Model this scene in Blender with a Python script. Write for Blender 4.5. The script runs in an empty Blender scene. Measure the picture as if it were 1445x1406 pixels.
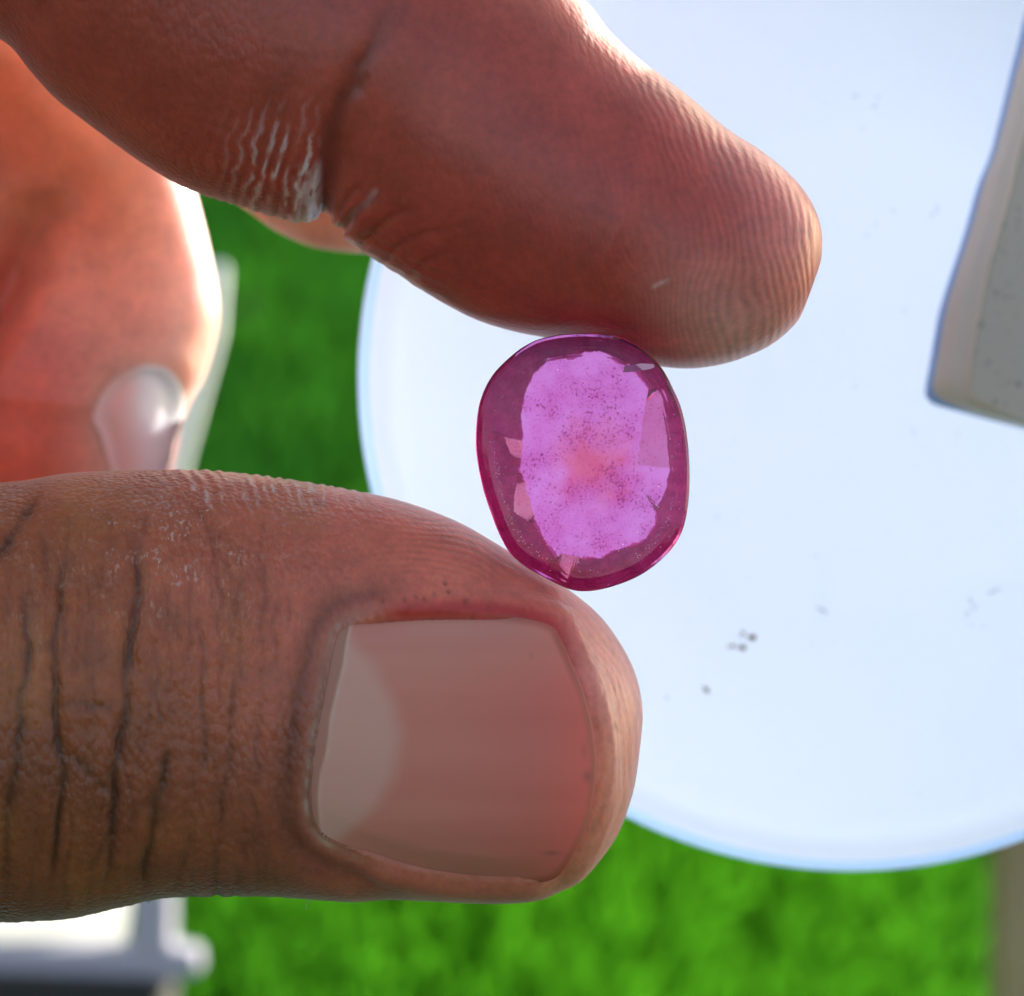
import bpy, bmesh, math, random
import numpy as np
from mathutils import Matrix, Vector
from mathutils.bvhtree import BVHTree

rng = np.random.default_rng(7)
random.seed(7)
SC = bpy.context.scene
COL = SC.collection

# ------------------------------------------------------------------ camera, sky, sun
PITCH = math.radians(14.0)           # the view looks 14 degrees down
ROLL = math.radians(75.0)            # the phone is held a little tilted
FPX = 4200.0                         # focal length in photo pixels (photo is 1445 x 1406)
DG = 0.150                           # metres from the lens to the gem
ORG = Vector((0.0, 0.0, 0.50))       # the gem, 50 cm over the lawn
_W = Vector((0, math.sin(PITCH), math.cos(PITCH)))
_H = Vector((-1, 0, 0))
Rv = _W * math.cos(ROLL) - _H * math.sin(ROLL)         # photo right
Uv = _W * math.sin(ROLL) + _H * math.cos(ROLL)         # photo up
Bv = Vector((0, -math.cos(PITCH), math.sin(PITCH)))    # towards the camera
MW = Matrix(((Rv.x, Uv.x, Bv.x, ORG.x), (Rv.y, Uv.y, Bv.y, ORG.y), (Rv.z, Uv.z, Bv.z, ORG.z), (0, 0, 0, 1)))

cd = bpy.data.cameras.new('camera')
cam = bpy.data.objects.new('camera', cd)
COL.objects.link(cam)
cam.matrix_world = MW @ Matrix.Translation((0, 0, DG))
cd.sensor_width = 36.0
cd.lens = 36.0 * FPX / 1445.0
cd.clip_start = 0.005
cd.clip_end = 500.0
cd.dof.use_dof = True
cd.dof.focus_distance = 0.1485
cd.dof.aperture_fstop = cd.lens / 1.95
SC.camera = cam

_al, _k = math.radians(30.0), 0.76     # the sun stands to the photo's right, behind the hand
sd = (Rv * math.cos(_al) + Uv * math.sin(_al)) * math.sqrt(1 - _k * _k) - Bv * _k
SUN_EL = math.asin(sd.z)
w = bpy.data.worlds.new('World')
SC.world = w
w.use_nodes = True
nt = w.node_tree
sky = nt.nodes.new('ShaderNodeTexSky')
sky.sky_type = 'NISHITA'
sky.sun_disc = False
sky.sun_elevation = SUN_EL
sky.sun_rotation = math.atan2(sd.x, sd.y)
sky.air_density = 1.0
sky.dust_density = 2.5
sky.ozone_density = 0.6
bg = nt.nodes['Background']
bg.inputs[1].default_value = 0.115
nt.links.new(sky.outputs[0], bg.inputs[0])
sl = bpy.data.lights.new('sun', 'SUN')
sl.energy = 3.75
sl.angle = math.radians(0.5)
sl.color = (1.0, 0.97, 0.93)
so = bpy.data.objects.new('sun', sl)
COL.objects.link(so)
so.rotation_euler = sd.to_track_quat('Z', 'Y').to_euler()
SC.view_settings.view_transform = 'Standard'
SC.view_settings.look = 'None'
SC.view_settings.exposure = 1.52
SC.view_settings.gamma = 1.0
SC.cycles.max_bounces = 12
SC.cycles.transmission_bounces = 10
SC.cycles.diffuse_bounces = 5
SC.cycles.glossy_bounces = 4
SC.cycles.transparent_max_bounces = 8
SC.cycles.sample_clamp_indirect = 6.0
SC.cycles.caustics_refractive = True


# ------------------------------------------------------------------ helpers
def P(px, py, z):
    """photo pixel at a depth z (metres, towards the camera from the gem) -> local metres"""
    s = (DG - z) / FPX
    return np.stack([(np.asarray(px, float) - 722.5) * s, (703.0 - np.asarray(py, float)) * s,
                     np.asarray(z, float) + 0 * np.asarray(px, float)], -1)


def proj(v):
    s = FPX / (DG - v[..., 2])
    return v[..., 0] * s + 722.5, 703.0 - v[..., 1] * s


def _hash(i, j, k, seed):
    n = (i * 374761393 + j * 668265263 + k * 1274126177 + seed * 974634777) & 0xffffffff
    n = ((n ^ (n >> 13)) * 1274126177) & 0xffffffff
    n = (n ^ (n >> 16)) & 0xffffffff
    return n / 4294967295.0


def vnoise(p, seed=0):
    """value noise, -1..1, p (...,3)"""
    i = np.floor(p).astype(np.int64)
    f = p - i
    f = f * f * f * (f * (f * 6 - 15) + 10)
    out = 0
    for a in (0, 1):
        wa = f[..., 0] if a else 1 - f[..., 0]
        for b in (0, 1):
            wb = f[..., 1] if b else 1 - f[..., 1]
            for c in (0, 1):
                wc = f[..., 2] if c else 1 - f[..., 2]
                out = out + wa * wb * wc * _hash(i[..., 0] + a, i[..., 1] + b, i[..., 2] + c, seed)
    return out * 2 - 1


def n2(x, y, seed=0):
    return vnoise(np.stack([x, y, 0 * x + 0.37], -1), seed)


def fbm2(x, y, seed=0, oc=3):
    o, a = 0, 1.0
    for k in range(oc):
        o = o + a * n2(x * 2 ** k, y * 2 ** k, seed + k)
        a *= 0.5
    return o


def smooth(a, b, x):
    t = np.clip((x - a) / (b - a), 0, 1)
    return t * t * (3 - 2 * t)


def catmull(pts, n=8, closed=False):
    pts = np.asarray(pts, float)
    out = []
    m = len(pts)
    rngi = range(m) if closed else range(m - 1)
    for i in rngi:
        if closed:
            p0, p1, p2, p3 = pts[(i - 1) % m], pts[i], pts[(i + 1) % m], pts[(i + 2) % m]
        else:
            p0, p1, p2, p3 = pts[max(i - 1, 0)], pts[i], pts[i + 1], pts[min(i + 2, m - 1)]
        for t in np.arange(n) / n:
            out.append(0.5 * ((2 * p1) + (-p0 + p2) * t + (2 * p0 - 5 * p1 + 4 * p2 - p3) * t ** 2
                              + (-p0 + 3 * p1 - 3 * p2 + p3) * t ** 3))
    if not closed:
        out.append(pts[-1])
    return np.array(out)


def seg_dist(x, y, pl):
    """distance from points to polyline, and the parameter 0..1 along it"""
    d = np.full(x.shape, 1e9)
    tt = np.zeros(x.shape)
    L = np.concatenate([[0], np.cumsum(np.hypot(*(pl[1:] - pl[:-1]).T))])
    for i in range(len(pl) - 1):
        a, b = pl[i], pl[i + 1]
        ab = b - a
        l2 = max((ab ** 2).sum(), 1e-12)
        t = np.clip(((x - a[0]) * ab[0] + (y - a[1]) * ab[1]) / l2, 0, 1)
        dd = np.hypot(x - a[0] - t * ab[0], y - a[1] - t * ab[1])
        m = dd < d
        d = np.where(m, dd, d)
        tt = np.where(m, (L[i] + t * (L[i + 1] - L[i])) / L[-1], tt)
    return d, tt


def inside(x, y, poly):
    c = np.zeros(x.shape, bool)
    n = len(poly)
    for i in range(n):
        x1, y1 = poly[i]
        x2, y2 = poly[(i + 1) % n]
        if y1 == y2:
            continue
        k = ((y1 > y) != (y2 > y)) & (x < (x2 - x1) * (y - y1) / (y2 - y1) + x1)
        c ^= k
    return c


def mesh_np(name, v, quads=None, tris=None, smooth_=True):
    me = bpy.data.meshes.new(name)
    me.vertices.add(len(v))
    me.vertices.foreach_set('co', np.asarray(v, np.float32).ravel())
    idx, tot = [], []
    if quads is not None and len(quads):
        idx.append(np.asarray(quads, np.int32).ravel())
        tot.append(np.full(len(quads), 4, np.int32))
    if tris is not None and len(tris):
        idx.append(np.asarray(tris, np.int32).ravel())
        tot.append(np.full(len(tris), 3, np.int32))
    idx = np.concatenate(idx)
    tot = np.concatenate(tot)
    me.loops.add(len(idx))
    me.loops.foreach_set('vertex_index', idx)
    me.polygons.add(len(tot))
    me.polygons.foreach_set('loop_start', np.concatenate([[0], np.cumsum(tot)[:-1]]).astype(np.int32))
    me.update(calc_edges=True)
    me.validate()
    if smooth_:
        me.polygons.foreach_set('use_smooth', np.ones(len(me.polygons), bool))
    return me


def fattr(me, name, val):
    a = me.attributes.new(name, 'FLOAT', 'POINT')
    a.data.foreach_set('value', np.asarray(val, np.float32).ravel())


def cattr(me, name, rgb):
    a = me.attributes.new(name, 'FLOAT_COLOR', 'POINT')
    c = np.ones((len(rgb), 4), np.float32)
    c[:, :3] = rgb
    a.data.foreach_set('color', c.ravel())


def link(name, me, mat=None, parent=None, local=True, label=None, cat=None, group=None, kind=None):
    o = bpy.data.objects.new(name, me)
    COL.objects.link(o)
    if mat is not None and me is not None:
        me.materials.clear()
        me.materials.append(mat)
    if parent is not None:
        o.parent = parent
    elif local:
        o.matrix_world = MW
    if label:
        o['label'] = label
    if cat:
        o['category'] = cat
    if group:
        o['group'] = group
    if kind:
        o['kind'] = kind
    return o


def new_mat(name):
    m = bpy.data.materials.new(name)
    m.use_nodes = True
    t = m.node_tree
    return m, t, t.nodes['Principled BSDF'], t.nodes['Material Output']


def N(t, kind, **kw):
    n = t.nodes.new(kind)
    for k, v in kw.items():
        if k.startswith('i_'):
            n.inputs[k[2:].replace('_', ' ')].default_value = v
        else:
            setattr(n, k, v)
    return n


def MATH(t, op, a, b=None, clamp=False):
    n = t.nodes.new('ShaderNodeMath')
    n.operation = op
    n.use_clamp = clamp
    for i, x in enumerate((a, b)):
        if x is None:
            continue
        if isinstance(x, (int, float)):
            n.inputs[i].default_value = x
        else:
            t.links.new(x, n.inputs[i])
    return n.outputs[0]


# ------------------------------------------------------------------ materials
def skin_material():
    m, t, b, o = new_mat('skin')
    tc = N(t, 'ShaderNodeTexCoord')
    col = N(t, 'ShaderNodeAttribute', attribute_name='skin_col')
    ph = N(t, 'ShaderNodeAttribute', attribute_name='phase')
    am = N(t, 'ShaderNodeAttribute', attribute_name='ridge')
    gr = N(t, 'ShaderNodeAttribute', attribute_name='grain')
    # mottled pigment
    n1 = N(t, 'ShaderNodeTexNoise', i_Scale=420.0, i_Detail=4.0, i_Roughness=0.6)
    n2_ = N(t, 'ShaderNodeTexNoise', i_Scale=2200.0, i_Detail=3.0, i_Roughness=0.6)
    t.links.new(tc.outputs['Object'], n1.inputs['Vector'])
    t.links.new(tc.outputs['Object'], n2_.inputs['Vector'])
    f = MATH(t, 'MULTIPLY_ADD', n1.outputs[0], 0.7)
    t.nodes[-1].inputs[2].default_value = 0.45
    g = MATH(t, 'MULTIPLY_ADD', n2_.outputs[0], 0.5)
    t.nodes[-1].inputs[2].default_value = 0.0
    fg = MATH(t, 'ADD', f, g)
    sn0 = MATH(t, 'SINE', ph.outputs['Fac'])
    rid = MATH(t, 'MULTIPLY', MATH(t, 'MULTIPLY', sn0, am.outputs['Fac']), 0.08)
    fg = MATH(t, 'ADD', fg, rid)
    mx = N(t, 'ShaderNodeMix', data_type='RGBA', blend_type='MULTIPLY')
    mx.inputs[0].default_value = 1.0
    t.links.new(col.outputs['Color'], mx.inputs[6])
    cmb = N(t, 'ShaderNodeCombineColor')
    for i in range(3):
        t.links.new(fg, cmb.inputs[i])
    t.links.new(cmb.outputs[0], mx.inputs[7])
    t.links.new(mx.outputs[2], b.inputs['Base Color'])
    # relief: papillary ridges, then the fine cell-like grain of skin
    r1 = MATH(t, 'MULTIPLY', sn0, am.outputs['Fac'])
    fa = N(t, 'ShaderNodeAttribute', attribute_name='glint')
    fmp = N(t, 'ShaderNodeMapping')
    fmp.inputs['Rotation'].default_value = (0, 0, 0.3)
    fmp.inputs['Scale'].default_value = (1.0, 0.45, 1.0)
    t.links.new(tc.outputs['Object'], fmp.inputs[0])
    fv = N(t, 'ShaderNodeTexNoise', i_Scale=5200.0, i_Detail=3.0, i_Roughness=0.6)
    t.links.new(fmp.outputs[0], fv.inputs['Vector'])
    fr_ = N(t, 'ShaderNodeMapRange')
    fr_.inputs['From Min'].default_value = 0.53
    fr_.inputs['From Max'].default_value = 0.68
    t.links.new(fv.outputs[0], fr_.inputs[0])
    fn = N(t, 'ShaderNodeTexNoise', i_Scale=900.0, i_Detail=3.0)
    t.links.new(tc.outputs['Object'], fn.inputs['Vector'])
    fm = N(t, 'ShaderNodeMapRange')
    fm.inputs['From Min'].default_value = 0.45
    fm.inputs['From Max'].default_value = 0.62
    t.links.new(fn.outputs[0], fm.inputs[0])
    ff = MATH(t, 'MULTIPLY', MATH(t, 'MULTIPLY', fr_.outputs[0], fm.outputs[0]), fa.outputs['Fac'])
    mf = N(t, 'ShaderNodeMix', data_type='RGBA')
    mf.inputs[7].default_value = (0.80, 0.50, 0.40, 1)  # pale specks paint specular speckle into the skin colour
    t.links.new(ff, mf.inputs[0])
    t.links.new(mx.outputs[2], mf.inputs[6])
    t.links.new(mf.outputs[2], b.inputs['Base Color'])
    bp1 = N(t, 'ShaderNodeBump', i_Strength=0.7, i_Distance=0.000017)
    t.links.new(r1, bp1.inputs['Height'])
    vo = N(t, 'ShaderNodeTexVoronoi', i_Scale=3400.0, feature='F1')
    mp = N(t, 'ShaderNodeMapping')
    mp.inputs['Scale'].default_value = (1.0, 0.5, 1.0)
    t.links.new(tc.outputs['Object'], mp.inputs[0])
    t.links.new(mp.outputs[0], vo.inputs['Vector'])
    n3 = N(t, 'ShaderNodeTexNoise', i_Scale=1500.0, i_Detail=5.0, i_Roughness=0.65)
    t.links.new(mp.outputs[0], n3.inputs['Vector'])
    hh = MATH(t, 'SUBTRACT', n3.outputs[0], MATH(t, 'MULTIPLY', vo.outputs[0], 0.8))
    hh = MATH(t, 'MULTIPLY', hh, gr.outputs['Fac'])
    bp2 = N(t, 'ShaderNodeBump', i_Strength=0.9, i_Distance=0.00017)
    t.links.new(hh, bp2.inputs['Height'])
    t.links.new(bp1.outputs[0], bp2.inputs['Normal'])
    t.links.new(bp2.outputs[0], b.inputs['Normal'])
    b.inputs['Roughness'].default_value = 0.38
    b.inputs['Specular IOR Level'].default_value = 0.4
    b.inputs['Sheen Weight'].default_value = 0.35
    b.inputs['Sheen Roughness'].default_value = 0.35
    b.inputs['Sheen Tint'].default_value = (1.0, 0.85, 0.80, 1)
    b.inputs['Subsurface Weight'].default_value = 0.8
    b.inputs['Subsurface Radius'].default_value = (1.0, 0.28, 0.14)
    b.inputs['Subsurface Scale'].default_value = 0.0034
    return m


def nail_material():
    m, t, b, o = new_mat('nail')
    col = N(t, 'ShaderNodeAttribute', attribute_name='skin_col')
    t.links.new(col.outputs['Color'], b.inputs['Base Color'])
    tc = N(t, 'ShaderNodeTexCoord')
    mp = N(t, 'ShaderNodeMapping')
    mp.inputs['Scale'].default_value = (0.12, 1.0, 1.0)
    t.links.new(tc.outputs['Object'], mp.inputs[0])
    n = N(t, 'ShaderNodeTexNoise', i_Scale=1500.0, i_Detail=3.0)
    t.links.new(mp.outputs[0], n.inputs['Vector'])
    bp = N(t, 'ShaderNodeBump', i_Strength=0.35, i_Distance=0.00006)
    t.links.new(n.outputs[0], bp.inputs['Height'])
    t.links.new(bp.outputs[0], b.inputs['Normal'])
    b.inputs['Roughness'].default_value = 0.5
    b.inputs['Specular IOR Level'].default_value = 0.15
    b.inputs['Subsurface Weight'].default_value = 0.4
    b.inputs['Subsurface Radius'].default_value = (1.0, 0.4, 0.3)
    b.inputs['Subsurface Scale'].default_value = 0.0012
    return m


SKIN = skin_material()
NAIL = nail_material()


# ------------------------------------------------------------------ fingers
def cast(c, n, poly):
    """signed distances along +-n from c to the outline"""
    a = poly
    b = np.roll(poly, -1, 0)
    e = b - a
    den = n[0] * e[:, 1] - n[1] * e[:, 0]
    ok = np.abs(den) > 1e-9
    den = np.where(ok, den, 1)
    t = ((a[:, 0] - c[0]) * e[:, 1] - (a[:, 1] - c[1]) * e[:, 0]) / den
    u = ((a[:, 0] - c[0]) * n[1] - (a[:, 1] - c[1]) * n[0]) / den
    ok &= (u >= 0) & (u <= 1)
    tp = t[ok & (t >= 0)]
    tn = t[ok & (t < 0)]
    return (tp.min() if len(tp) else 0.0), (tn.max() if len(tn) else 0.0)


def sweep(spine, outline, zc, depth, kfac, nfine, start_fine, nth, p_front=2.2, p_back=2.0, ds0=40):
    """grid of rings round a finger. spine/outline in photo pixels; zc(s), depth(s) in metres, s = px to the tip"""
    sp = catmull(spine, 24)
    L = np.concatenate([[0], np.cumsum(np.hypot(*(sp[1:] - sp[:-1]).T))])
    tot = L[-1]
    s_c = np.arange(0, tot - start_fine, ds0)
    s_f = tot - start_fine + start_fine * (np.sin(np.linspace(0, 1, nfine) * math.pi / 2) * 0.55
                                          + np.linspace(0, 1, nfine) * 0.45)
    st = np.concatenate([s_c, s_f])
    cx = np.interp(st, L, sp[:, 0])
    cy = np.interp(st, L, sp[:, 1])
    tx = np.interp(st + 12, L, sp[:, 0]) - np.interp(st - 12, L, sp[:, 0])
    ty = np.interp(st + 12, L, sp[:, 1]) - np.interp(st - 12, L, sp[:, 1])
    ker = np.ones(31) / 31
    tx = np.convolve(np.pad(tx, 15, 'edge'), ker, 'valid')
    ty = np.convolve(np.pad(ty, 15, 'edge'), ker, 'valid')
    tl = np.hypot(tx, ty)
    tx, ty = tx / tl, ty / tl
    th = np.linspace(0, 2 * math.pi, nth, endpoint=False)
    V = np.zeros((len(st), nth, 3))
    for i in range(len(st)):
        nrm = np.array([-ty[i], tx[i]])
        if i == len(st) - 1:
            a, b_ = 0.0, 0.0
        else:
            a, b_ = cast(np.array([cx[i], cy[i]]), nrm, outline)
        mid = (a + b_) / 2
        h = (a - b_) / 2
        q = tot - st[i]
        z0 = zc(q)
        d = min(depth(q), kfac * h * (DG - z0) / FPX)
        mx, my = cx[i] + nrm[0] * mid, cy[i] + nrm[1] * mid
        c, s = np.cos(th), np.sin(th)
        p = np.where(s >= 0, p_front, p_back)
        lat = np.sign(c) * np.abs(c) ** (2 / p) * h
        dep = np.sign(s) * np.abs(s) ** (2 / p) * d
        zz = z0 + dep
        q0 = P(mx + nrm[0] * lat, my + nrm[1] * lat, z0)
        q0[:, 2] = zz
        V[i] = q0
    return V, st, tot


def grid_normals(V):
    du = np.gradient(V, axis=0)
    dv = (np.roll(V, -1, 1) - np.roll(V, 1, 1)) * 0.5
    n = np.cross(du, dv)
    l = np.linalg.norm(n, axis=-1, keepdims=True)
    n = n / np.maximum(l, 1e-12)
    c = V.mean(axis=1, keepdims=True)
    if ((V - c) * n).sum(-1)[5:-5].mean() < 0:
        n = -n
    n[-1] = n[-2].mean(0) / max(np.linalg.norm(n[-2].mean(0)), 1e-9)
    return n


def grid_mesh(name, V):
    ns, nth = V.shape[:2]
    v = V[:-1].reshape(-1, 3)
    ns1 = ns - 1
    tip = V[-1].mean(0)
    base = V[0].mean(0)
    v = np.concatenate([v, [tip], [base]])
    i, j = np.meshgrid(np.arange(ns1 - 1), np.arange(nth), indexing='ij')
    a = i * nth + j
    b = i * nth + (j + 1) % nth
    q = np.stack([a, b, b + nth, a + nth], -1).reshape(-1, 4)
    j = np.arange(nth)
    t1 = np.stack([(ns1 - 1) * nth + j, (ns1 - 1) * nth + (j + 1) % nth, np.full(nth, ns1 * nth)], -1)
    t2 = np.stack([(j + 1) % nth, j, np.full(nth, ns1 * nth + 1)], -1)
    tr = np.concatenate([t1, t2])
    # orientation
    k = (ns1 // 2) * nth
    e1 = v[k + 1] - v[k]
    e2 = v[k + nth] - v[k]
    if np.dot(np.cross(e1, e2), v[k] - V[ns1 // 2].mean(0)) < 0:
        q = q[:, ::-1]
        tr = tr[:, ::-1]
    return mesh_np(name, v, q, tr)


def flat(a, tipv=None):
    """per-grid values -> per-vertex values of grid_mesh"""
    tipv = a[-1].mean(axis=0)
    return np.concatenate([a[:-1].reshape((-1,) + a.shape[2:]), [tipv], [a[0].mean(axis=0)]])


def lerp_c(a, b, t):
    return np.asarray(a) * (1 - t[..., None]) + np.asarray(b) * t[..., None]


HAND = []          # meshes to be fused

# ---- thumb
TH_OUT = catmull([(-2600, 560), (-1800, 520), (-1100, 600), (-600, 660), (-250, 690), (0, 682), (100, 668), (200, 664), (280, 663), (380, 672),
                  (480, 688), (560, 706), (640, 735), (700, 768), (750, 799), (800, 830), (846, 868), (880, 915), (900, 962),
                  (907, 1015), (901, 1080), (886, 1140), (862, 1190), (824, 1230), (782, 1255), (735, 1266), (650, 1269),
                  (500, 1267), (350, 1262), (240, 1264), (180, 1276), (100, 1293), (0, 1300), (-250, 1330), (-600, 1420),
                  (-1100, 1560), (-1800, 1650), (-2600, 1500)], 8, True)
TH_SPINE = [(-2500, 1030), (-1800, 1060), (-1100, 1070), (-600, 1040), (-200, 1000), (100, 980), (400, 970), (650, 985), (800, 1005), (907, 1018)]
TH_Z = -0.0035


def th_zc(q):
    return TH_Z - 0.000016 * max(q - 1000, 0)


def th_depth(q):
    return 0.0078 + 0.0022 * float(smooth(300, 1000, np.array(q))) + 0.005 * float(smooth(1100, 2400, np.array(q)))


V, st, tot = sweep(TH_SPINE, TH_OUT, th_zc, th_depth, 0.95, 460, 1180, 340, 2.25, 2.0)
base_me = grid_mesh('thumb_base', V)
bm = bmesh.new()
bm.from_mesh(base_me)
TH_BVH = BVHTree.FromBMesh(bm)
bm.free()
NAIL_OUT = catmull([(484, 884), (520, 873), (600, 866), (690, 867), (770, 880), (790, 900), (806, 935), (826, 985), (839, 1045), (840, 1100),
                    (830, 1160), (808, 1208), (776, 1243), (700, 1246), (620, 1238), (560, 1224), (500, 1202), (455, 1180),
                    (438, 1145), (440, 1080), (450, 1010), (462, 945), (471, 906)], 6, True)
Nn = grid_normals(V)
X, Y = proj(V)
front = (Nn[..., 2] > -0.1).astype(float)
fz = smooth(-0.15, 0.25, Nn[..., 2])
# wrinkles traced over the knuckle: (points, depth mm, width px)
Z2 = lambda pts: [(x * 0.4836, 640 + y * 0.4836) for x, y in pts]
CREASES = [
    (Z2([(405, 170), (395, 300), (402, 400), (385, 520), (375, 620), (365, 740), (350, 850), (335, 950), (332, 1100), (312, 1240), (300, 1330)]), 0.50, 7),
    (Z2([(235, 250), (185, 340), (170, 440), (150, 550), (165, 660), (155, 740), (170, 850), (180, 960), (165, 1100), (150, 1290)]), 0.38, 6),
    (Z2([(110, 330), (80, 430), (78, 600), (60, 750), (50, 880), (30, 1000), (22, 1130), (20, 1290)]), 0.26, 6),
    (Z2([(135, 90), (95, 150), (40, 230), (-30, 330), (-60, 500)]), 0.30, 8),
    (Z2([(585, 480), (592, 620), (585, 720), (600, 830), (590, 960)]), 0.13, 4),
    (Z2([(690, 600), (676, 780), (672, 900), (645, 1010), (640, 1120)]), 0.14, 5),
    (Z2([(495, 830), (482, 940), (450, 1030), (432, 1150), (420, 1280)]), 0.22, 7),
    (Z2([(570, 150), (610, 230), (640, 350), (650, 460)]), 0.12, 4),
    (Z2([(150, 738), (210, 728), (270, 736), (340, 742)]), 0.16, 5),
    (Z2([(70, 590), (105, 568), (160, 560)]), 0.12, 4),
    (Z2([(165, 870), (230, 900), (290, 960), (330, 1000)]), 0.14, 5),
    (Z2([(340, 560), (300, 600), (240, 620), (170, 640)]), 0.08, 4),
    (Z2([(720, 350), (690, 400), (680, 470)]), 0.10, 4),
    (Z2([(330, 1090), (290, 1160), (240, 1230)]), 0.12, 5),
    (Z2([(-90, 300), (-80, 600), (-110, 900), (-90, 1250)]), 0.5, 8),
    (Z2([(560, 1080), (540, 1180), (500, 1280)]), 0.10, 5),
]
disp = np.zeros(X.shape)
cre_mask = np.zeros(X.shape)
sel = (X > -260) & (X < 960) & (Nn[..., 2] > -0.5)
xs, ys = X[sel], Y[sel]
d_, c_ = np.zeros(xs.shape), np.zeros(xs.shape)
wob = n2(xs / 34, ys / 34, 3) * 5 + n2(xs / 11, ys / 11, 4) * 1.3
CREASES[:] = [(p, d * 1.25, w_ * 0.85) for p, d, w_ in CREASES]
for _ in range(90):
    x0_, y0_ = random.uniform(-60, 420), random.uniform(700, 1230)
    l_ = random.uniform(50, 170)
    CREASES.append(([(x0_ + random.uniform(-6, 6) + 0.05 * k_ * l_ * random.uniform(-.4, .2), y0_ + k_ * l_ / 3) for k_ in range(4)], random.uniform(0.05, 0.13), random.uniform(2.2, 4.2)))
for pts, dep, wd in CREASES:
    pl = catmull(pts, 5)
    dd, tt = seg_dist(xs + wob, ys + wob * 0.4, pl)
    fade = smooth(0, 0.18, tt) * smooth(1.0, 0.86, tt)
    fade = fade * (0.72 + 0.28 * n2(tt * 14, tt * 0 + dep * 50, 5))
    g = 0.6 * np.exp(-(dd / wd) ** 2) + 0.4 * np.exp(-(dd / (wd * 2.6)) ** 2)
    lip = np.exp(-((dd - wd * 3.4) / (wd * 2.6)) ** 2)
    d_ += (-dep * 0.62 * g + dep * 0.16 * lip) * fade
    c_ = np.maximum(c_, g * fade * min(dep / 0.25, 1))
# fine criss-cross wrinkling of the knuckle
kn = smooth(470, 330, xs) * smooth(650, 760, ys)
d_ += kn * 0.045 * np.abs(fbm2(xs / 9 + wob * 0.1, ys / 42, 11, 3))
d_ += kn * 0.02 * fbm2(xs / 22, ys / 11, 14, 2)
# pleats over the top edge of the thumb, left of the gem
pm = smooth(190, 300, xs) * smooth(640, 430, xs) * smooth(740, 680, ys)
_pl = np.sin((xs - 0.75 * (ys - 660) + 16 * n2(xs / 45, ys / 45, 9) + 5 * n2(xs / 14, ys / 14, 10)) * 2 * math.pi / 17.0)
pm = pm * smooth(-0.6, 0.5, n2(xs / 30, ys / 60, 12))
d_ += pm * 0.05 * _pl
lit_pleat = np.zeros(X.shape)
lit_pleat[sel] = pm * smooth(0.45, 0.95, _pl) * smooth(-0.2, 0.3, n2(xs / 16, ys / 10, 13))
# lumps of the soft pad
d_ += 0.10 * n2(xs / 120, ys / 120, 21)
# nail bed, folds round the nail
nd, nt_ = seg_dist(xs, ys, np.concatenate([NAIL_OUT, NAIL_OUT[:1]]))
ins = inside(xs, ys, NAIL_OUT)
sgn = np.where(ins, -nd, nd)
free = smooth(745, 800, xs)                  # the cut edge of the nail at the tip
d_ += np.where(ins, -0.42 * smooth(0, 10, nd), 0)
fold = np.exp(-((sgn - 17) / 17) ** 2)
root = smooth(560, 490, xs)
d_ += fold * 0.24 * (1 - free) * (1 - root)
d_ += root * ((-0.13 - 0.06 * n2(xs / 25, ys / 40, 18)) * np.exp(-((sgn - 31 - 4 * n2(xs / 30, ys / 30, 19)) / 9) ** 2) + 0.14 * np.exp(-((sgn - 62) / 26) ** 2) - 0.10 * smooth(26, 0, sgn) * ~ins)
d_ += -0.05 * np.exp(-(sgn / 5) ** 2) * (1 - free)
d_ += free * (-0.30 * np.exp(-((sgn - 1) / 9) ** 2) + 0.22 * np.exp(-((sgn - 22) / 11) ** 2))
disp[sel] = d_
cre_mask[sel] = c_
V = V + Nn * (disp * 0.001)[..., None]
TH_V = V
# colours: brown over the knuckle, pinker to the tip
t1 = smooth(60, 620, X + 60 * n2(X / 90, Y / 90, 31))
brown = (0.45, 0.112, 0.038)
pink = (0.80, 0.195, 0.125)
C = lerp_c(brown, pink, t1)
C = lerp_c(C, (0.90, 0.36, 0.28), smooth(740, 870, X) * 0.75)  # pink tip skin, paled further for the backlit glow
low_shade = smooth(880, 1120, Y + 60 * n2(X / 110, Y / 110, 35)) * smooth(560, 380, X)
C = lerp_c(C, (0.20, 0.066, 0.036), low_shade * 0.6)  # shade on the lower thumb painted in as darker brown
C = lerp_c(C, (0.54, 0.18, 0.05), 0.35 * smooth(0.0, 0.8, n2(X / 55, Y / 90, 36)) * smooth(600, 400, X))
C = C * (1 - 0.62 * cre_mask)[..., None]  # crease shade deepened in the skin colour
C = lerp_c(C, (0.85, 0.66, 0.60), np.clip(lit_pleat * 0.65, 0, 1))  # lit pleat crests painted pale on the thumb
redm = np.zeros(X.shape)
redm[sel] = np.exp(-((sgn - 4) / 13) ** 2) * smooth(560, 640, xs + 60) * smooth(960, 880, ys) * smooth(840, 770, xs)
C = lerp_c(C, (0.55, 0.02, 0.025), redm * 0.85)  # red of the fold, its contact shade included in the colour
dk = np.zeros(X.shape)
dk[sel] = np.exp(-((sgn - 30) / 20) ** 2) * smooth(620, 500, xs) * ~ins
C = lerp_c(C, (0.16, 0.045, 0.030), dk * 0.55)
dk[sel] = smooth(20, 6, sgn) * smooth(560, 490, xs) * ~ins
C = lerp_c(C, (0.50, 0.19, 0.13), dk * 0.5)
cut_ = np.zeros(X.shape)
cut_[sel] = np.exp(-((sgn - 5) / 3.2) ** 2) * smooth(505, 480, xs) * smooth(-0.5, 0.6, n2(xs / 20, ys / 20, 15) + 0.3) + 0.8 * np.exp(-((sgn - 6) / 4) ** 2) * smooth(1170, 1200, ys) * smooth(560, 500, xs) * smooth(0, 0.5, n2(xs / 8, ys / 8, 16))
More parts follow.
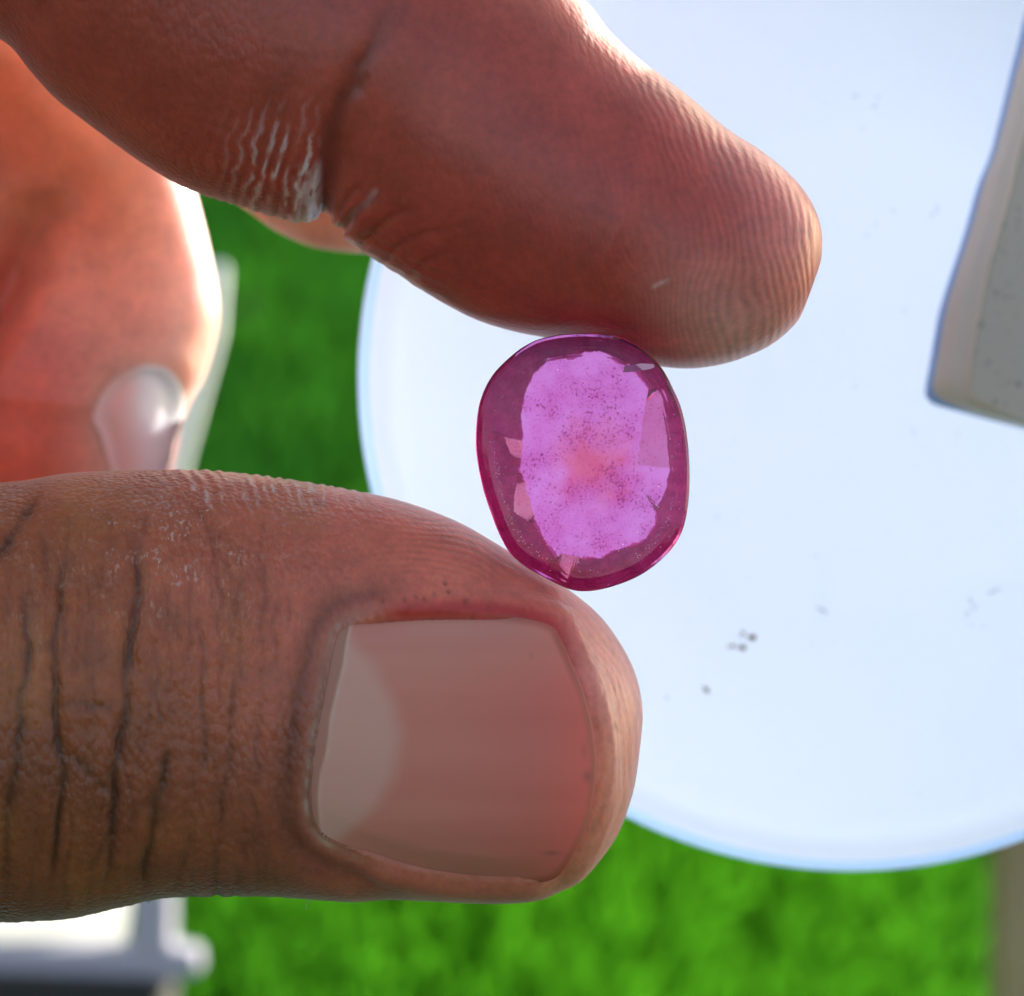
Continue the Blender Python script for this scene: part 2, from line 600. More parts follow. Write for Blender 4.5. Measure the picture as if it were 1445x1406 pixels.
C = lerp_c(C, (0.80, 0.50, 0.38), np.clip(cut_ * 0.4 * smooth(-0.5, 0.4, n2(X / 14, Y / 14, 17)), 0, 1))
org = np.zeros(X.shape)
org[sel] = np.exp(-((sgn - 11) / 8) ** 2) * free * smooth(960, 1080, ys)
C = lerp_c(C, (0.80, 0.34, 0.16), org * 0.5)
# little dark marks at the upper fold
for (mx, my, r, k) in [(628, 825, 3.5, .7), (632, 838, 3, .8), (586, 846, 3, .6), (570, 848, 3, .6), (612, 842, 2.5, .5), (866, 1024, 6, .5), (870, 1030, 4, .5), (655, 852, 4, .5), (540, 850, 3, .6), (598, 848, 2.5, .6), (668, 870, 3, .4)]:
    C = lerp_c(C, (0.10, 0.02, 0.015), k * np.exp(-(((X - mx) ** 2 + (Y - my) ** 2) / r ** 2)))
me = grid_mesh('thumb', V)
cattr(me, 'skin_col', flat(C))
edge = np.maximum(smooth(835, 800, Y) * smooth(470, 560, X), smooth(800, 850, X))
wv = 10 * n2(X / 60, Y / 60, 41)
rr = np.hypot((X - 560) * 1.0, (Y - 1080) * 1.05) + wv
fattr(me, 'phase', flat(rr * 2 * math.pi / 9.5))
fattr(me, 'glint', flat(np.exp(-(((X - 255) / 95) ** 2 + ((Y - 765) / 75) ** 2)) * 0.9 + 0.30 * smooth(560, 380, X) * smooth(1000, 800, Y)))
fattr(me, 'ridge', flat(edge * 0.8 * smooth(480, 640, X)))
fattr(me, 'grain', flat(0.25 + smooth(620, 300, X) * (0.25 + 1.0 * smooth(-0.3, 0.5, n2(X / 70, Y / 70, 43)) * smooth(1150, 780, Y) + 0.35 * smooth(-0.2, 0.6, n2(X / 40, Y / 90, 44)))))
HAND.append(me)
THUMB_TMP = base_me

# ---- index finger
IX_OUT = catmull([(-2600, -500), (-1900, -560), (-1300, -560), (-800, -520), (-400, -500), (-50, -480), (300, -360), (560, -215), (720, -95),
                  (822, 0), (860, 45), (905, 88), (962, 132), (1022, 184), (1075, 218), (1120, 258), (1148, 300), (1159, 345),
                  (1152, 405), (1128, 450), (1090, 485), (1045, 506), (1000, 518), (955, 522), (900, 516), (830, 500),
                  (770, 484), (715, 466), (660, 445), (600, 412), (542, 375), (505, 350), (482, 328), (464, 303),
                  (442, 299), (400, 297), (350, 291), (270, 268), (200, 230), (130, 180), (80, 140), (45, 100), (10, 60), (-60, 30), (-200, 30),
                  (-400, 60), (-800, 160), (-1300, 300), (-1900, 420), (-2600, 400)], 8, True)
IX_SPINE = [(-2500, -60), (-1900, -80), (-1300, -130), (-800, -190), (-350, -225), (0, -170), (300, -20), (560, 110), (800, 235), (960, 315), (1070, 355), (1152, 385)]


def ix_zc(q):
    return -0.0042 - 0.000010 * max(q - 1200, 0)


def ix_depth(q):
    return 0.0072 + 0.0015 * float(smooth(200, 1000, np.array(q))) + 0.004 * float(smooth(1300, 2600, np.array(q)))


V, st, tot = sweep(IX_SPINE, IX_OUT, ix_zc, ix_depth, 1.0, 520, 1450, 340, 2.1, 2.0)
Nn = grid_normals(V)
X, Y = proj(V)
sel = (X > -200) & (Nn[..., 2] > -0.6)
xs, ys = X[sel], Y[sel]
d_ = np.zeros(xs.shape)
c_ = np.zeros(xs.shape)
wob = n2(xs / 30, ys / 30, 53) * 6 + n2(xs / 10, ys / 10, 54) * 1.5
IXC = [([(452, 330), (455, 285), (457, 240), (470, 180), (495, 120), (535, 50), (580, -20)], 0.40, 16),
       ([(470, 330), (492, 318), (505, 300), (520, 280)], 0.32, 5),
       ([(480, 335), (500, 300), (524, 284), (530, 262)], 0.28, 5),
       ([(500, 355), (530, 318), (560, 300), (600, 292)], 0.18, 5),
       ([(535, 378), (560, 345), (600, 328), (650, 322)], 0.14, 5),
       ([(480, 300), (500, 270), (520, 262)], 0.2, 5),
       ([(575, 398), (600, 370), (640, 352)], 0.10, 5)]
for pts, dep, wd in IXC:
    pl = catmull(pts, 5)
    dd, tt = seg_dist(xs + wob, ys + wob * 0.4, pl)
    fade = smooth(-0.01, 0.12, tt) * smooth(1.0, 0.7, tt)
    g = np.exp(-(dd / wd) ** 2)
    d_ += (-dep * 0.5 * g + dep * 0.22 * np.exp(-((dd - wd * 2.2) / (wd * 1.8)) ** 2)) * fade
    c_ = np.maximum(c_, g * fade * min(dep / 0.3, 1))
# pleats beside the joint, running up from the lower edge
pm = smooth(180, 400, xs) * smooth(456, 440, xs) * smooth(120, 240, ys)
arg = (xs + 0.25 * (ys - 250) + 7 * n2(xs / 30, ys / 22, 61) + 3 * n2(xs / 10, ys / 10, 62)) * 2 * math.pi / 19.0
d_ += pm * 0.16 * (np.abs(np.sin(arg / 2)) ** 0.6 - 0.6)
lit_pleat_ix = np.zeros(X.shape)
lit_pleat_ix[sel] = pm * smooth(0.80, 0.99, np.abs(np.sin(arg / 2))) * smooth(280, 420, xs) * smooth(-0.7, 0.2, n2(xs / 18, ys / 18, 64)) + 0.9 * smooth(405, 440, xs) * smooth(458, 446, xs) * smooth(215, 250, ys) * smooth(-0.6, 0.2, n2(xs / 7 + ys / 20, ys / 9, 65))
lit_pleat_ix[sel] += 0.4 * np.exp(-(seg_dist(xs + wob * .6, ys, catmull([(492, 322), (500, 300), (520, 284), (527, 270)], 5))[0] / 3.5) ** 2)
d_ += smooth(330, 440, xs) * smooth(455, 445, xs) * smooth(150, 270, ys) * 0.45
pm = smooth(470, 520, xs) * smooth(720, 560, xs) * smooth(250, 330, ys)
d_ += pm * 0.06 * fbm2(xs / 30 + ys / 50, ys / 8 - xs / 18, 63, 2)
d_ += 0.12 * n2(xs / 130, ys / 130, 71)
# the pad is pressed in where the gem sits
gx, gy = 828, 488
d_ += -0.35 * np.exp(-(((xs - gx) / 95) ** 2 + ((ys - gy) / 30) ** 2))
disp = np.zeros(X.shape)
disp[sel] = d_
cm = np.zeros(X.shape)
cm[sel] = c_
V = V + Nn * (disp * 0.001)[..., None]
tt_ = smooth(300, 1050, X + 50 * n2(X / 100, Y / 100, 33))
C = lerp_c((0.47, 0.080, 0.050), (0.60, 0.098, 0.072), tt_)
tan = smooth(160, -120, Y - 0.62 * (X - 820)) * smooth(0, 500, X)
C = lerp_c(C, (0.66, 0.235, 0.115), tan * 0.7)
C = lerp_c(C, (0.60, 0.03, 0.05), 0.75 * np.exp(-(((X - 815) / 110) ** 2 + ((Y - 478) / 45) ** 2)))  # red glow round the gem painted on the skin
C = lerp_c(C, (0.40, 0.050, 0.040), 0.5 * np.exp(-(((X - 720 - 40 * n2(X / 120, Y / 120, 37)) / 250) ** 2 + ((Y - 350) / 110) ** 2)))  # shaded middle of the finger put into the colour
C = lerp_c(C, (0.86, 0.30, 0.24), smooth(960, 1130, X + 30 * n2(X / 60, Y / 60, 38)) * 0.6)  # pink tip skin, paled to paint in its glow
lit_edge = smooth(150, 10, (Y * -0.88 + X * 0.47) - (-0.88 * 505 + 0.47 * 1040)) * smooth(860, 1040, X)
C = lerp_c(C, (0.90, 0.42, 0.37), np.clip(lit_edge, 0, 1) * 0.75)  # lit lower edge of the tip painted pale
C = C * (1 - 0.3 * cm)[..., None]  # shade of the joint creases kept in the colour
C = lerp_c(C, (0.92, 0.82, 0.84), np.clip(lit_pleat_ix, 0, 1) * 0.7)  # pale crests put the lit pleats into the colour
for (mx, my, a, b_) in [(935, 398, 9, 3), (925, 403, 6, 2.5)]:
    C = lerp_c(C, (0.85, 0.6, 0.55), 0.5 * np.exp(-(((X - mx) / a) ** 2 + ((Y - my + (X - mx) * 0.4) / b_) ** 2)))
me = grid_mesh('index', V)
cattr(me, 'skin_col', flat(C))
# ridges: arcs that cross the finger and hug the tip
cx0, cy0 = 470, 470
wv = 26 * n2(X / 110, Y / 110, 81) + 4 * n2(X / 34, Y / 34, 82)
rr = np.hypot((X - 380) * 1.0, (Y - 520) * 0.72) + wv
fattr(me, 'phase', flat(rr * 2 * math.pi / 10.5))
fattr(me, 'glint', flat(X * 0))
fattr(me, 'ridge', flat((0.15 + 1.1 * smooth(800, 1080, X)) * smooth(560, 700, X) * (0.75 + 0.45 * n2(X / 26, Y / 40, 83))))
fattr(me, 'grain', flat(0.14 + 0.22 * smooth(500, 300, X)))
HAND.append(me)


# ---- the other fingers, behind
def simple_finger(name, spine, outline, z0, zslope, dep, nfine, fine, nth, extra=None, k=0.95, zf=None, cola=(0.62, 0.22, 0.13), pf=2.15):
    V, st, tot = sweep(spine, catmull(outline, 8, True), zf or (lambda q: z0 + zslope * q), lambda q: dep, k, nfine, fine, nth, pf, 2.0)
    Nn = grid_normals(V)
    X, Y = proj(V)
    d = 0.15 * n2(X / 120, Y / 120, 91)
    C = np.zeros(V.shape) + np.asarray(cola)
    if extra:
        d, C = extra(X, Y, Nn, d, C)
    V = V + Nn * (d * 0.001)[..., None]
    me = grid_mesh(name, V)
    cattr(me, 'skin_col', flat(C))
    fattr(me, 'phase', flat(X * 0.5))
    fattr(me, 'glint', flat(X * 0))
    fattr(me, 'ridge', flat(X * 0))
    fattr(me, 'grain', flat(X * 0 + 0.08))
    HAND.append(me)
    return V


RN_NAIL = catmull([(130, 592), (140, 562), (160, 536), (188, 520), (216, 515), (242, 526), (258, 556), (258, 600), (248, 660), (232, 740), (222, 800),
                   (205, 815), (190, 790), (172, 720), (152, 650), (140, 610)], 5, True)


def ring_extra(X, Y, Nn, d, C):
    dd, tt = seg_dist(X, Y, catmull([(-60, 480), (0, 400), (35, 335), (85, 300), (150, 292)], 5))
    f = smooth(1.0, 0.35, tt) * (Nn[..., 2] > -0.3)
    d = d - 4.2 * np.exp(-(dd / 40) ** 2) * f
    C = lerp_c(C, (0.45, 0.06, 0.03), 0.6 * np.exp(-(dd / 50) ** 2) * f)  # shade in the fold painted dark red
    nd, _ = seg_dist(X, Y, np.concatenate([RN_NAIL, RN_NAIL[:1]]))
    ins = inside(X, Y, RN_NAIL)
    fr = Nn[..., 2] > -0.3
    d = d + np.where(ins & fr, -0.5 * smooth(0, 20, nd), 0) + np.where(~ins & fr, 0.10 * np.exp(-((nd - 24) / 20) ** 2), 0)
    C = lerp_c(C, (0.50, 0.23, 0.15), smooth(420, 220, Y) * smooth(290, 190, X))
    C = lerp_c(C, (0.62, 0.10, 0.06), smooth(340, 560, Y) * smooth(170, 40, X) * 0.8)  # shaded left side painted deeper red
    return d, C


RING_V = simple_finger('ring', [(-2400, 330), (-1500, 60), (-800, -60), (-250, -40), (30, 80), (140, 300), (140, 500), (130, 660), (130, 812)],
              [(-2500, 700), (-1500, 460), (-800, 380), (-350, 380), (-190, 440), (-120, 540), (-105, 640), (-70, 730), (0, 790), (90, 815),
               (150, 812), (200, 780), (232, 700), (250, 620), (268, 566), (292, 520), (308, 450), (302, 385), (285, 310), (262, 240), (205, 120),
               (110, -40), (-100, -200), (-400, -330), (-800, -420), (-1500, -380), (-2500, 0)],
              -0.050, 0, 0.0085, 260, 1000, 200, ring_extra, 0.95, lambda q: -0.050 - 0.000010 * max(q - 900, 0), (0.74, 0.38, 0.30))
simple_finger('middle', [(-2400, 150), (-1500, -100), (-700, -150), (0, 0), (300, 120), (520, 205), (640, 235)],
              [(-2500, 450), (-1500, 200), (-700, 60), (-200, -40), (0, 20), (120, 120), (260, 240), (345, 293), (385, 322), (430, 344), (470, 353), (515, 356),
               (565, 348), (610, 320), (640, 280), (645, 235), (625, 190), (580, 150), (500, 60), (300, -80), (0, -230), (-700, -420), (-1500, -450), (-2500, -200)],
              -0.034, 0, 0.0075, 120, 700, 120, None, 0.95, None, (0.98, 0.52, 0.42))
simple_finger('little', [(-2300, 900), (-1500, 700), (-800, 560), (-400, 520), (-230, 620), (-170, 740), (-150, 860)],
              [(-2400, 1150), (-1500, 960), (-800, 800), (-480, 800), (-330, 860), (-220, 900), (-120, 890), (-40, 800), (-30, 680), (-60, 560),
               (-120, 430), (-250, 330), (-450, 290), (-800, 300), (-1500, 420), (-2400, 650)],
              -0.060, 0, 0.007, 80, 600, 90, None, 0.95, None, (0.62, 0.20, 0.12))


# ---- palm and wrist, out to the left of the picture
def blob(c, r, nu=48, nv=32, e=2.4):
    u = np.linspace(-math.pi / 2, math.pi / 2, nv)[1:-1]
    v = np.linspace(0, 2 * math.pi, nu, endpoint=False)
    sg = lambda a, k: np.sign(a) * np.abs(a) ** k
    k = 2 / e
    vs = []
    for a in u:
        for b in v:
            vs.append((sg(math.sin(a), k), sg(math.cos(a), k) * sg(math.cos(b), k), sg(math.cos(a), k) * sg(math.sin(b), k)))
    vs += [(-1, 0, 0), (1, 0, 0)]
    vs = np.array(vs) * np.array(r) + np.array(c)
    q, t = [], []
    m = len(u)
    for i in range(m - 1):
        for j in range(nu):
            q.append((i * nu + j, i * nu + (j + 1) % nu, (i + 1) * nu + (j + 1) % nu, (i + 1) * nu + j))
    for j in range(nu):
        t.append(((j + 1) % nu, j, m * nu))
        t.append(((m - 1) * nu + j, (m - 1) * nu + (j + 1) % nu, m * nu + 1))
    me = mesh_np('blob', vs, q, t)
    bm = bmesh.new()
    bm.from_mesh(me)
    bmesh.ops.recalc_face_normals(bm, faces=bm.faces)
    bm.to_mesh(me)
    bm.free()
    n = len(vs)
    cattr(me, 'skin_col', np.tile((0.46, 0.17, 0.085), (n, 1)))
    fattr(me, 'phase', np.zeros(n))
    fattr(me, 'glint', np.zeros(n))
    fattr(me, 'ridge', np.zeros(n))
    fattr(me, 'grain', np.ones(n))
    return me


HAND.append(blob((-0.112, 0.006, -0.034), (0.050, 0.043, 0.024)))
HAND.append(blob((-0.205, 0.005, -0.036), (0.095, 0.029, 0.022)))

hand = link('hand', HAND[0], SKIN, label='brown-skinned hand pinching a pink gemstone between index finger and thumb', cat='hand')
tmp = []
for i, me in enumerate(HAND[1:]):
    me.materials.append(SKIN)
    o = bpy.data.objects.new('part', me)
    COL.objects.link(o)
    o.matrix_world = MW
    tmp.append(o)
    md = hand.modifiers.new('union', 'BOOLEAN')
    md.operation = 'UNION'
    md.solver = 'MANIFOLD'
    md.object = o
bpy.context.view_layer.update()
dg = bpy.context.evaluated_depsgraph_get()
fused = bpy.data.meshes.new_from_object(hand.evaluated_get(dg), depsgraph=dg)
hand.modifiers.clear()
nb = sum(len(m.vertices) for m in HAND)
print('HAND verts', nb, '->', len(fused.vertices), [a.name for a in fused.attributes])
for o in tmp:
    bpy.data.objects.remove(o)
hand.data = fused
fused.name = 'hand'
fused.materials.clear()
fused.materials.append(SKIN)
fused.polygons.foreach_set('use_smooth', np.ones(len(fused.polygons), bool))
# the seams of the union are new vertices: give them their neighbours' values
_nv = len(fused.vertices)
_cval = np.zeros(_nv * 4, np.float32)
fused.attributes['skin_col'].data.foreach_get('color', _cval)
_cval = _cval.reshape(-1, 4)
_bad = (_cval[:, :3].min(1) > 0.99) | (_cval[:, :3].max(1) < 1e-4)
_ed = np.zeros(len(fused.edges) * 2, np.int32)
fused.edges.foreach_get('vertices', _ed)
_ed = _ed.reshape(-1, 2)
print('seam vertices', _bad.sum())
for _ in range(60):
    if not _bad.any():
        break
    acc = np.zeros((_nv, 4))
    cnt = np.zeros(_nv)
    for a_, b_ in ((0, 1), (1, 0)):
        k_ = _bad[_ed[:, a_]] & ~_bad[_ed[:, b_]]
        np.add.at(acc, _ed[k_, a_], _cval[_ed[k_, b_]])
        np.add.at(cnt, _ed[k_, a_], 1)
    k_ = cnt > 0
    _cval[k_] = acc[k_] / cnt[k_, None]
    _bad &= ~k_
_co = np.zeros(_nv * 3, np.float32)
fused.vertices.foreach_get('co', _co)
_w = smooth(-0.045, -0.085, _co[0::3])[:, None]
_cval[:, :3] = _cval[:, :3] * (1 - _w) + np.array((0.45, 0.145, 0.06)) * _w
fused.attributes['skin_col'].data.foreach_set('color', _cval.astype(np.float32).ravel())


# ---- thumbnail
def nail_grid(out, nu, nv, zfun, thick, cfun, name):
    """solid plate over an outline in photo pixels"""
    ys = np.linspace(out[:, 1].min() + 0.6, out[:, 1].max() - 0.6, nv)
    top = np.zeros((nv, nu, 3))
    XX = np.zeros((nv, nu))
    YY = np.zeros((nv, nu))
    b = np.roll(out, -1, 0)
    for i, y in enumerate(ys):
        m = (out[:, 1] > y) != (b[:, 1] > y)
        xx = out[m, 0] + (b[m, 0] - out[m, 0]) * (y - out[m, 1]) / (b[m, 1] - out[m, 1])
        XX[i] = np.linspace(xx.min(), xx.max(), nu)
        YY[i] = y
    Z = zfun(XX, YY)
    top = P(XX, YY, Z)
    bot = P(XX, YY, Z - thick)
    v = np.concatenate([top.reshape(-1, 3), bot.reshape(-1, 3)])
    i, j = np.meshgrid(np.arange(nv - 1), np.arange(nu - 1), indexing='ij')
    a = i * nu + j
    q = np.stack([a, a + nu, a + nu + 1, a + 1], -1).reshape(-1, 4)
    n = nv * nu
    q2 = q[:, ::-1] + n
    loop = [(0, j) for j in range(nu)] + [(i, nu - 1) for i in range(1, nv)] + [(nv - 1, j) for j in range(nu - 2, -1, -1)] + [(i, 0) for i in range(nv - 2, 0, -1)]
    loop = [a * nu + b_ for a, b_ in loop]
    q3 = [(loop[k], loop[(k + 1) % len(loop)], loop[(k + 1) % len(loop)] + n, loop[k] + n) for k in range(len(loop))]
    me = mesh_np(name, v, np.concatenate([q, q2, np.array(q3)]))
    c = cfun(XX, YY).reshape(-1, 3)
    cattr(me, 'skin_col', np.concatenate([c, c]))
    return me


def ray_z(bvh, XX, YY, guess):
    Z = np.zeros(XX.shape)
    for i in range(XX.shape[0]):
        for j in range(XX.shape[1]):
            d = Vector(P(XX[i, j], YY[i, j], -0.02) - np.array([0, 0, DG])).normalized()
            h = bvh.ray_cast(Vector((0, 0, DG)), d)
            Z[i, j] = h[0].z if h[0] is not None else guess
    return Z


def th_nail_z(XX, YY):
    c = slice(None, None, 6)
    XE = np.where(XX < 620, XX, 620 + 90 * np.tanh((XX - 620) / 90))
    Z = ray_z(TH_BVH, XE, 1055 + (YY - 1055) * (1 + 0.04 * smooth(700, 840, XX)), TH_Z) - 0.00075 * (np.maximum(XX - 640, 0) / 200) ** 2
    d, _ = seg_dist(XX, YY, np.concatenate([NAIL_OUT, NAIL_OUT[:1]]))
    side = smooth(0, 40, d)
    free = smooth(660, 810, XX)
    side = side + (1 - side) * free
    rt = smooth(540, 480, XX)
    full = smooth(0, 75, d)
    return Z + 0.001 * (-0.34 + 0.22 * rt + (0.36 - 0.20 * rt) * side + 0.14 * full * (1 - free)) + 0.00001 * n2(XX / 150, YY / 14, 101)


def th_nail_c(XX, YY):
    lun_r = np.interp(YY, [880, 905, 935, 990, 1040, 1100, 1145, 1180, 1200], [478, 494, 522, 552, 563, 552, 524, 480, 455])
    k = smooth(22, -18, XX - lun_r + 3 * n2(XX / 30, YY / 30, 103))
    XX = XX + 3.0 * n2(XX / 50, YY / 50, 110)
    base = lerp_c((0.95, 0.265, 0.195), (0.95, 0.200, 0.150), smooth(560, 820, XX))
    base = lerp_c(base, (0.86, 0.32, 0.23), smooth(990, 880, YY) * 0.6)
    base = lerp_c(base, (0.70, 0.13, 0.10), 0.18 * smooth(-0.5, 0.9, n2(XX / 160, YY / 26, 105)))
    c = lerp_c(base, (0.98, 0.42, 0.33), k * 0.75)
    d, _ = seg_dist(XX, YY, np.concatenate([NAIL_OUT, NAIL_OUT[:1]]))
    fr = smooth(745, 800, XX) * smooth(13, 3, d)
    c = lerp_c(c, (0.40, 0.20, 0.13), fr * 0.6)
    # pale film of cuticle along the root
    cut = catmull([(498, 876), (490, 915), (480, 960), (472, 1000), (463, 1040), (457, 1080), (452, 1130), (456, 1185)], 6)
    dc, tc = seg_dist(XX + 2.0 * n2(XX / 14, YY / 14, 107), YY, cut)
    c = lerp_c(c, (0.90, 0.62, 0.48), np.exp(-(dc / 2.6) ** 2) * 0.3 * smooth(-0.8, 0.2, n2(XX / 20, YY / 24, 108)) * smooth(1.0, 0.75, tc))
    c = lerp_c(c, (0.50, 0.09, 0.06), smooth(14, 0, d) * smooth(480, 540, XX) * smooth(830, 790, XX) * 0.6)
    c = lerp_c(c, (0.46, 0.17, 0.11), smooth(0, -4, XX - np.interp(YY, cut[:, 1], cut[:, 0])) * 0.7)
    for (mx, my, a, b_, kk) in [(829, 1096, 6, 9, .6), (778, 1204, 12, 3, .6), (826, 1060, 4, 12, .3), (748, 925, 4, 4, .2)]:
        c = lerp_c(c, (0.25, 0.12, 0.10), kk * np.exp(-(((XX - mx) / a) ** 2 + ((YY - my) / b_) ** 2)))
    return c


link('thumbnail', nail_grid(NAIL_OUT, 150, 150, th_nail_z, 0.0002, th_nail_c, 'thumbnail'), NAIL, parent=hand)

# a few fine pale hairs at the underside of the thumb
bm = bmesh.new()
for (hx, hy, dx, dy) in [(436, 1262, -4, 22), (443, 1262, 3, 9), (206, 1268, 5, 8), (120, 1286, 3, 8)]:
    p0, p1 = Vector(P(hx, hy, -0.003)), Vector(P(hx + dx, hy + dy, -0.002))
    d = (p1 - p0)
    mtx = Matrix.Translation((p0 + p1) / 2) @ d.to_track_quat('Z', 'Y').to_matrix().to_4x4()
    bmesh.ops.create_cone(bm, segments=6, radius1=0.00003, radius2=0.00001, depth=d.length, matrix=mtx, cap_ends=True)
me = bpy.data.meshes.new('hair')
bm.to_mesh(me)
bm.free()
m, t, b, o = new_mat('hair')
b.inputs['Base Color'].default_value = (0.7, 0.65, 0.6, 1)
link('hair', me, m, parent=hand, kind='stuff')

# nail of the curled finger
_ns = RING_V.shape[0]
_me = grid_mesh('tmp', RING_V)
bm = bmesh.new()
bm.from_mesh(_me)
RB = BVHTree.FromBMesh(bm)
bm.free()
link('fingernail', nail_grid(RN_NAIL, 40, 60,
     lambda a, b: ray_z(RB, a, b, -0.042) + 0.00012 + 0.00045 * smooth(0, 40, seg_dist(a, b, np.concatenate([RN_NAIL, RN_NAIL[:1]]))[0]), 0.0004,
     lambda a, b: lerp_c((0.90, 0.55, 0.52), (0.92, 0.84, 0.88), smooth(170, 215, a)), 'fingernail'), NAIL, parent=hand)  # nail whitens rightwards: the sunlit side is in its colour


# ------------------------------------------------------------------ the gemstone
GZ = lambda pts: np.array([(640 + x * 0.2986, 440 + y * 0.2986) for x, y in pts])
G_OUT = catmull(GZ([(410, 128), (510, 108), (620, 102), (720, 108), (800, 125), (900, 180), (980, 260), (1040, 370), (1080, 470), (1105, 600), (1115, 740),
                    (1112, 880), (1090, 1010), (1040, 1110), (950, 1200), (850, 1262), (720, 1308), (620, 1322), (540, 1310), (440, 1262),
                    (340, 1205), (265, 1140), (215, 1050), (180, 960), (140, 840), (112, 700), (105, 600), (115, 470), (145, 370),
                    (200, 280), (290, 195), (350, 155)]), 4, True)
G_WIN = GZ([(380, 295), (450, 240), (600, 222), (620, 208), (700, 210), (750, 235), (850, 290), (915, 370), (900, 450), (880, 580), (862, 700), (875, 790),
            (905, 870), (945, 940), (945, 1010), (880, 1085), (760, 1120), (700, 1155), (600, 1160), (530, 1140), (490, 1150),
            (440, 1090), (380, 970), (350, 850), (312, 740), (328, 620), (320, 500), (335, 400)])
GC = np.array([828.0, 652.0])


def ring_at(poly, angs):
    out = []
    for a in angs:
        t, _ = cast(GC, np.array([math.cos(a), math.sin(a)]), poly)
        out.append(t)
    return np.array(out)


G_LOBE = GZ([(380, 290), (450, 234), (600, 215), (620, 203), (700, 204), (752, 230), (855, 284), (918, 360), (965, 400), (990, 520), (1002, 620), (1014, 740),
             (1002, 830), (955, 930), (952, 1012), (884, 1092), (760, 1128), (700, 1162), (604, 1168), (545, 1234), (486, 1165), (436, 1098), (384, 1008),
             (288, 945), (288, 870), (306, 760), (240, 590), (322, 612), (314, 500), (329, 398)])


def gem_mesh():
    na = 240
    A = np.linspace(0, 2 * math.pi, na, endpoint=False)
    rg = ring_at(G_OUT, A)
    rw = ring_at(G_WIN, A)
    rw = rw + 1.6 * n2(A * 9, A * 0, 301) + 1.2 * n2(A * 26, A * 0, 302)
    rl = np.maximum(ring_at(G_LOBE, A) + 0.8 * n2(A * 20, A * 0, 303), rw + 0.8)
    lobe = (rl - rw) > 6
    dirs = np.stack([np.cos(A), np.sin(A)], -1)
    # fourteen main facets round the pavilion
    cor = np.sort((np.linspace(0, 2 * math.pi, 15)[:-1] + 0.17 + rng.uniform(-.06, .06, 14)) % (2 * math.pi))
    rc = np.interp(cor, A, rl + (rg - rl) * 0.55, period=2 * math.pi)
    mid = np.maximum(ring_at(GC + np.stack([np.cos(cor), np.sin(cor)], -1) * rc[:, None], A), rl + 3)
    mid = np.minimum(mid, rg * 0.97)
    rings = []

    def R(r, z):
        p = GC + dirs * r[:, None]
        rings.append(P(p[:, 0], p[:, 1], np.asarray(z) + np.zeros(na)))
    zb = -0.0027
    R(rw * 0.0 + 0.01, zb)
    R(rw * 0.55, zb)
    R(rw, zb)
    R(rl, np.where(lobe, zb + 0.00030, zb + 0.00005))
    R(mid, zb + 0.0013)
    R(rg * 0.99, -0.0005)
    R(rg, -0.0002)
    R(rg, 0.00055)
    R(rg * 0.993, 0.00070)
    R(rg * 0.975, 0.00084)
    R(rg * 0.945, 0.00094)
    R(rg * 0.90, 0.00101)
    R(rg * 0.83, 0.00105)
    R(rg * 0.5, 0.00106)
    R(rg * 0.0 + 0.01, 0.00106)
    v = np.concatenate(rings)
    q = []
    mi = []
    dg_ = np.degrees(A)
    for i in range(len(rings) - 1):
        for j in range(na):
            q.append((i * na + j, i * na + (j + 1) % na, (i + 1) * na + (j + 1) % na, (i + 1) * na + j))
            if i < 2:
                k = 0
            elif i == 2:
                k = 1 if (lobe[j] and (dg_[j] > 300 or dg_[j] < 60)) else (2 if lobe[j] else 3)
                if k == 1 and 3 < dg_[j] < 40:
                    k = 0
            elif i < 7:
                k = 3
            else:
                k = 4
            mi.append(k)
    me = mesh_np('gemstone', v, q, None, False)
    me.polygons.foreach_set('material_index', np.array(mi, np.int32))
    bm = bmesh.new()
    bm.from_mesh(me)
    bmesh.ops.remove_doubles(bm, verts=bm.verts, dist=0.000003)
    bmesh.ops.recalc_face_normals(bm, faces=bm.faces)
    bm.to_mesh(me)
    bm.free()
    c = np.zeros(len(me.polygons) * 3, np.float32)
    me.polygons.foreach_get('center', c)
    me.polygons.foreach_set('use_smooth', np.zeros(len(me.polygons), bool))
    return me


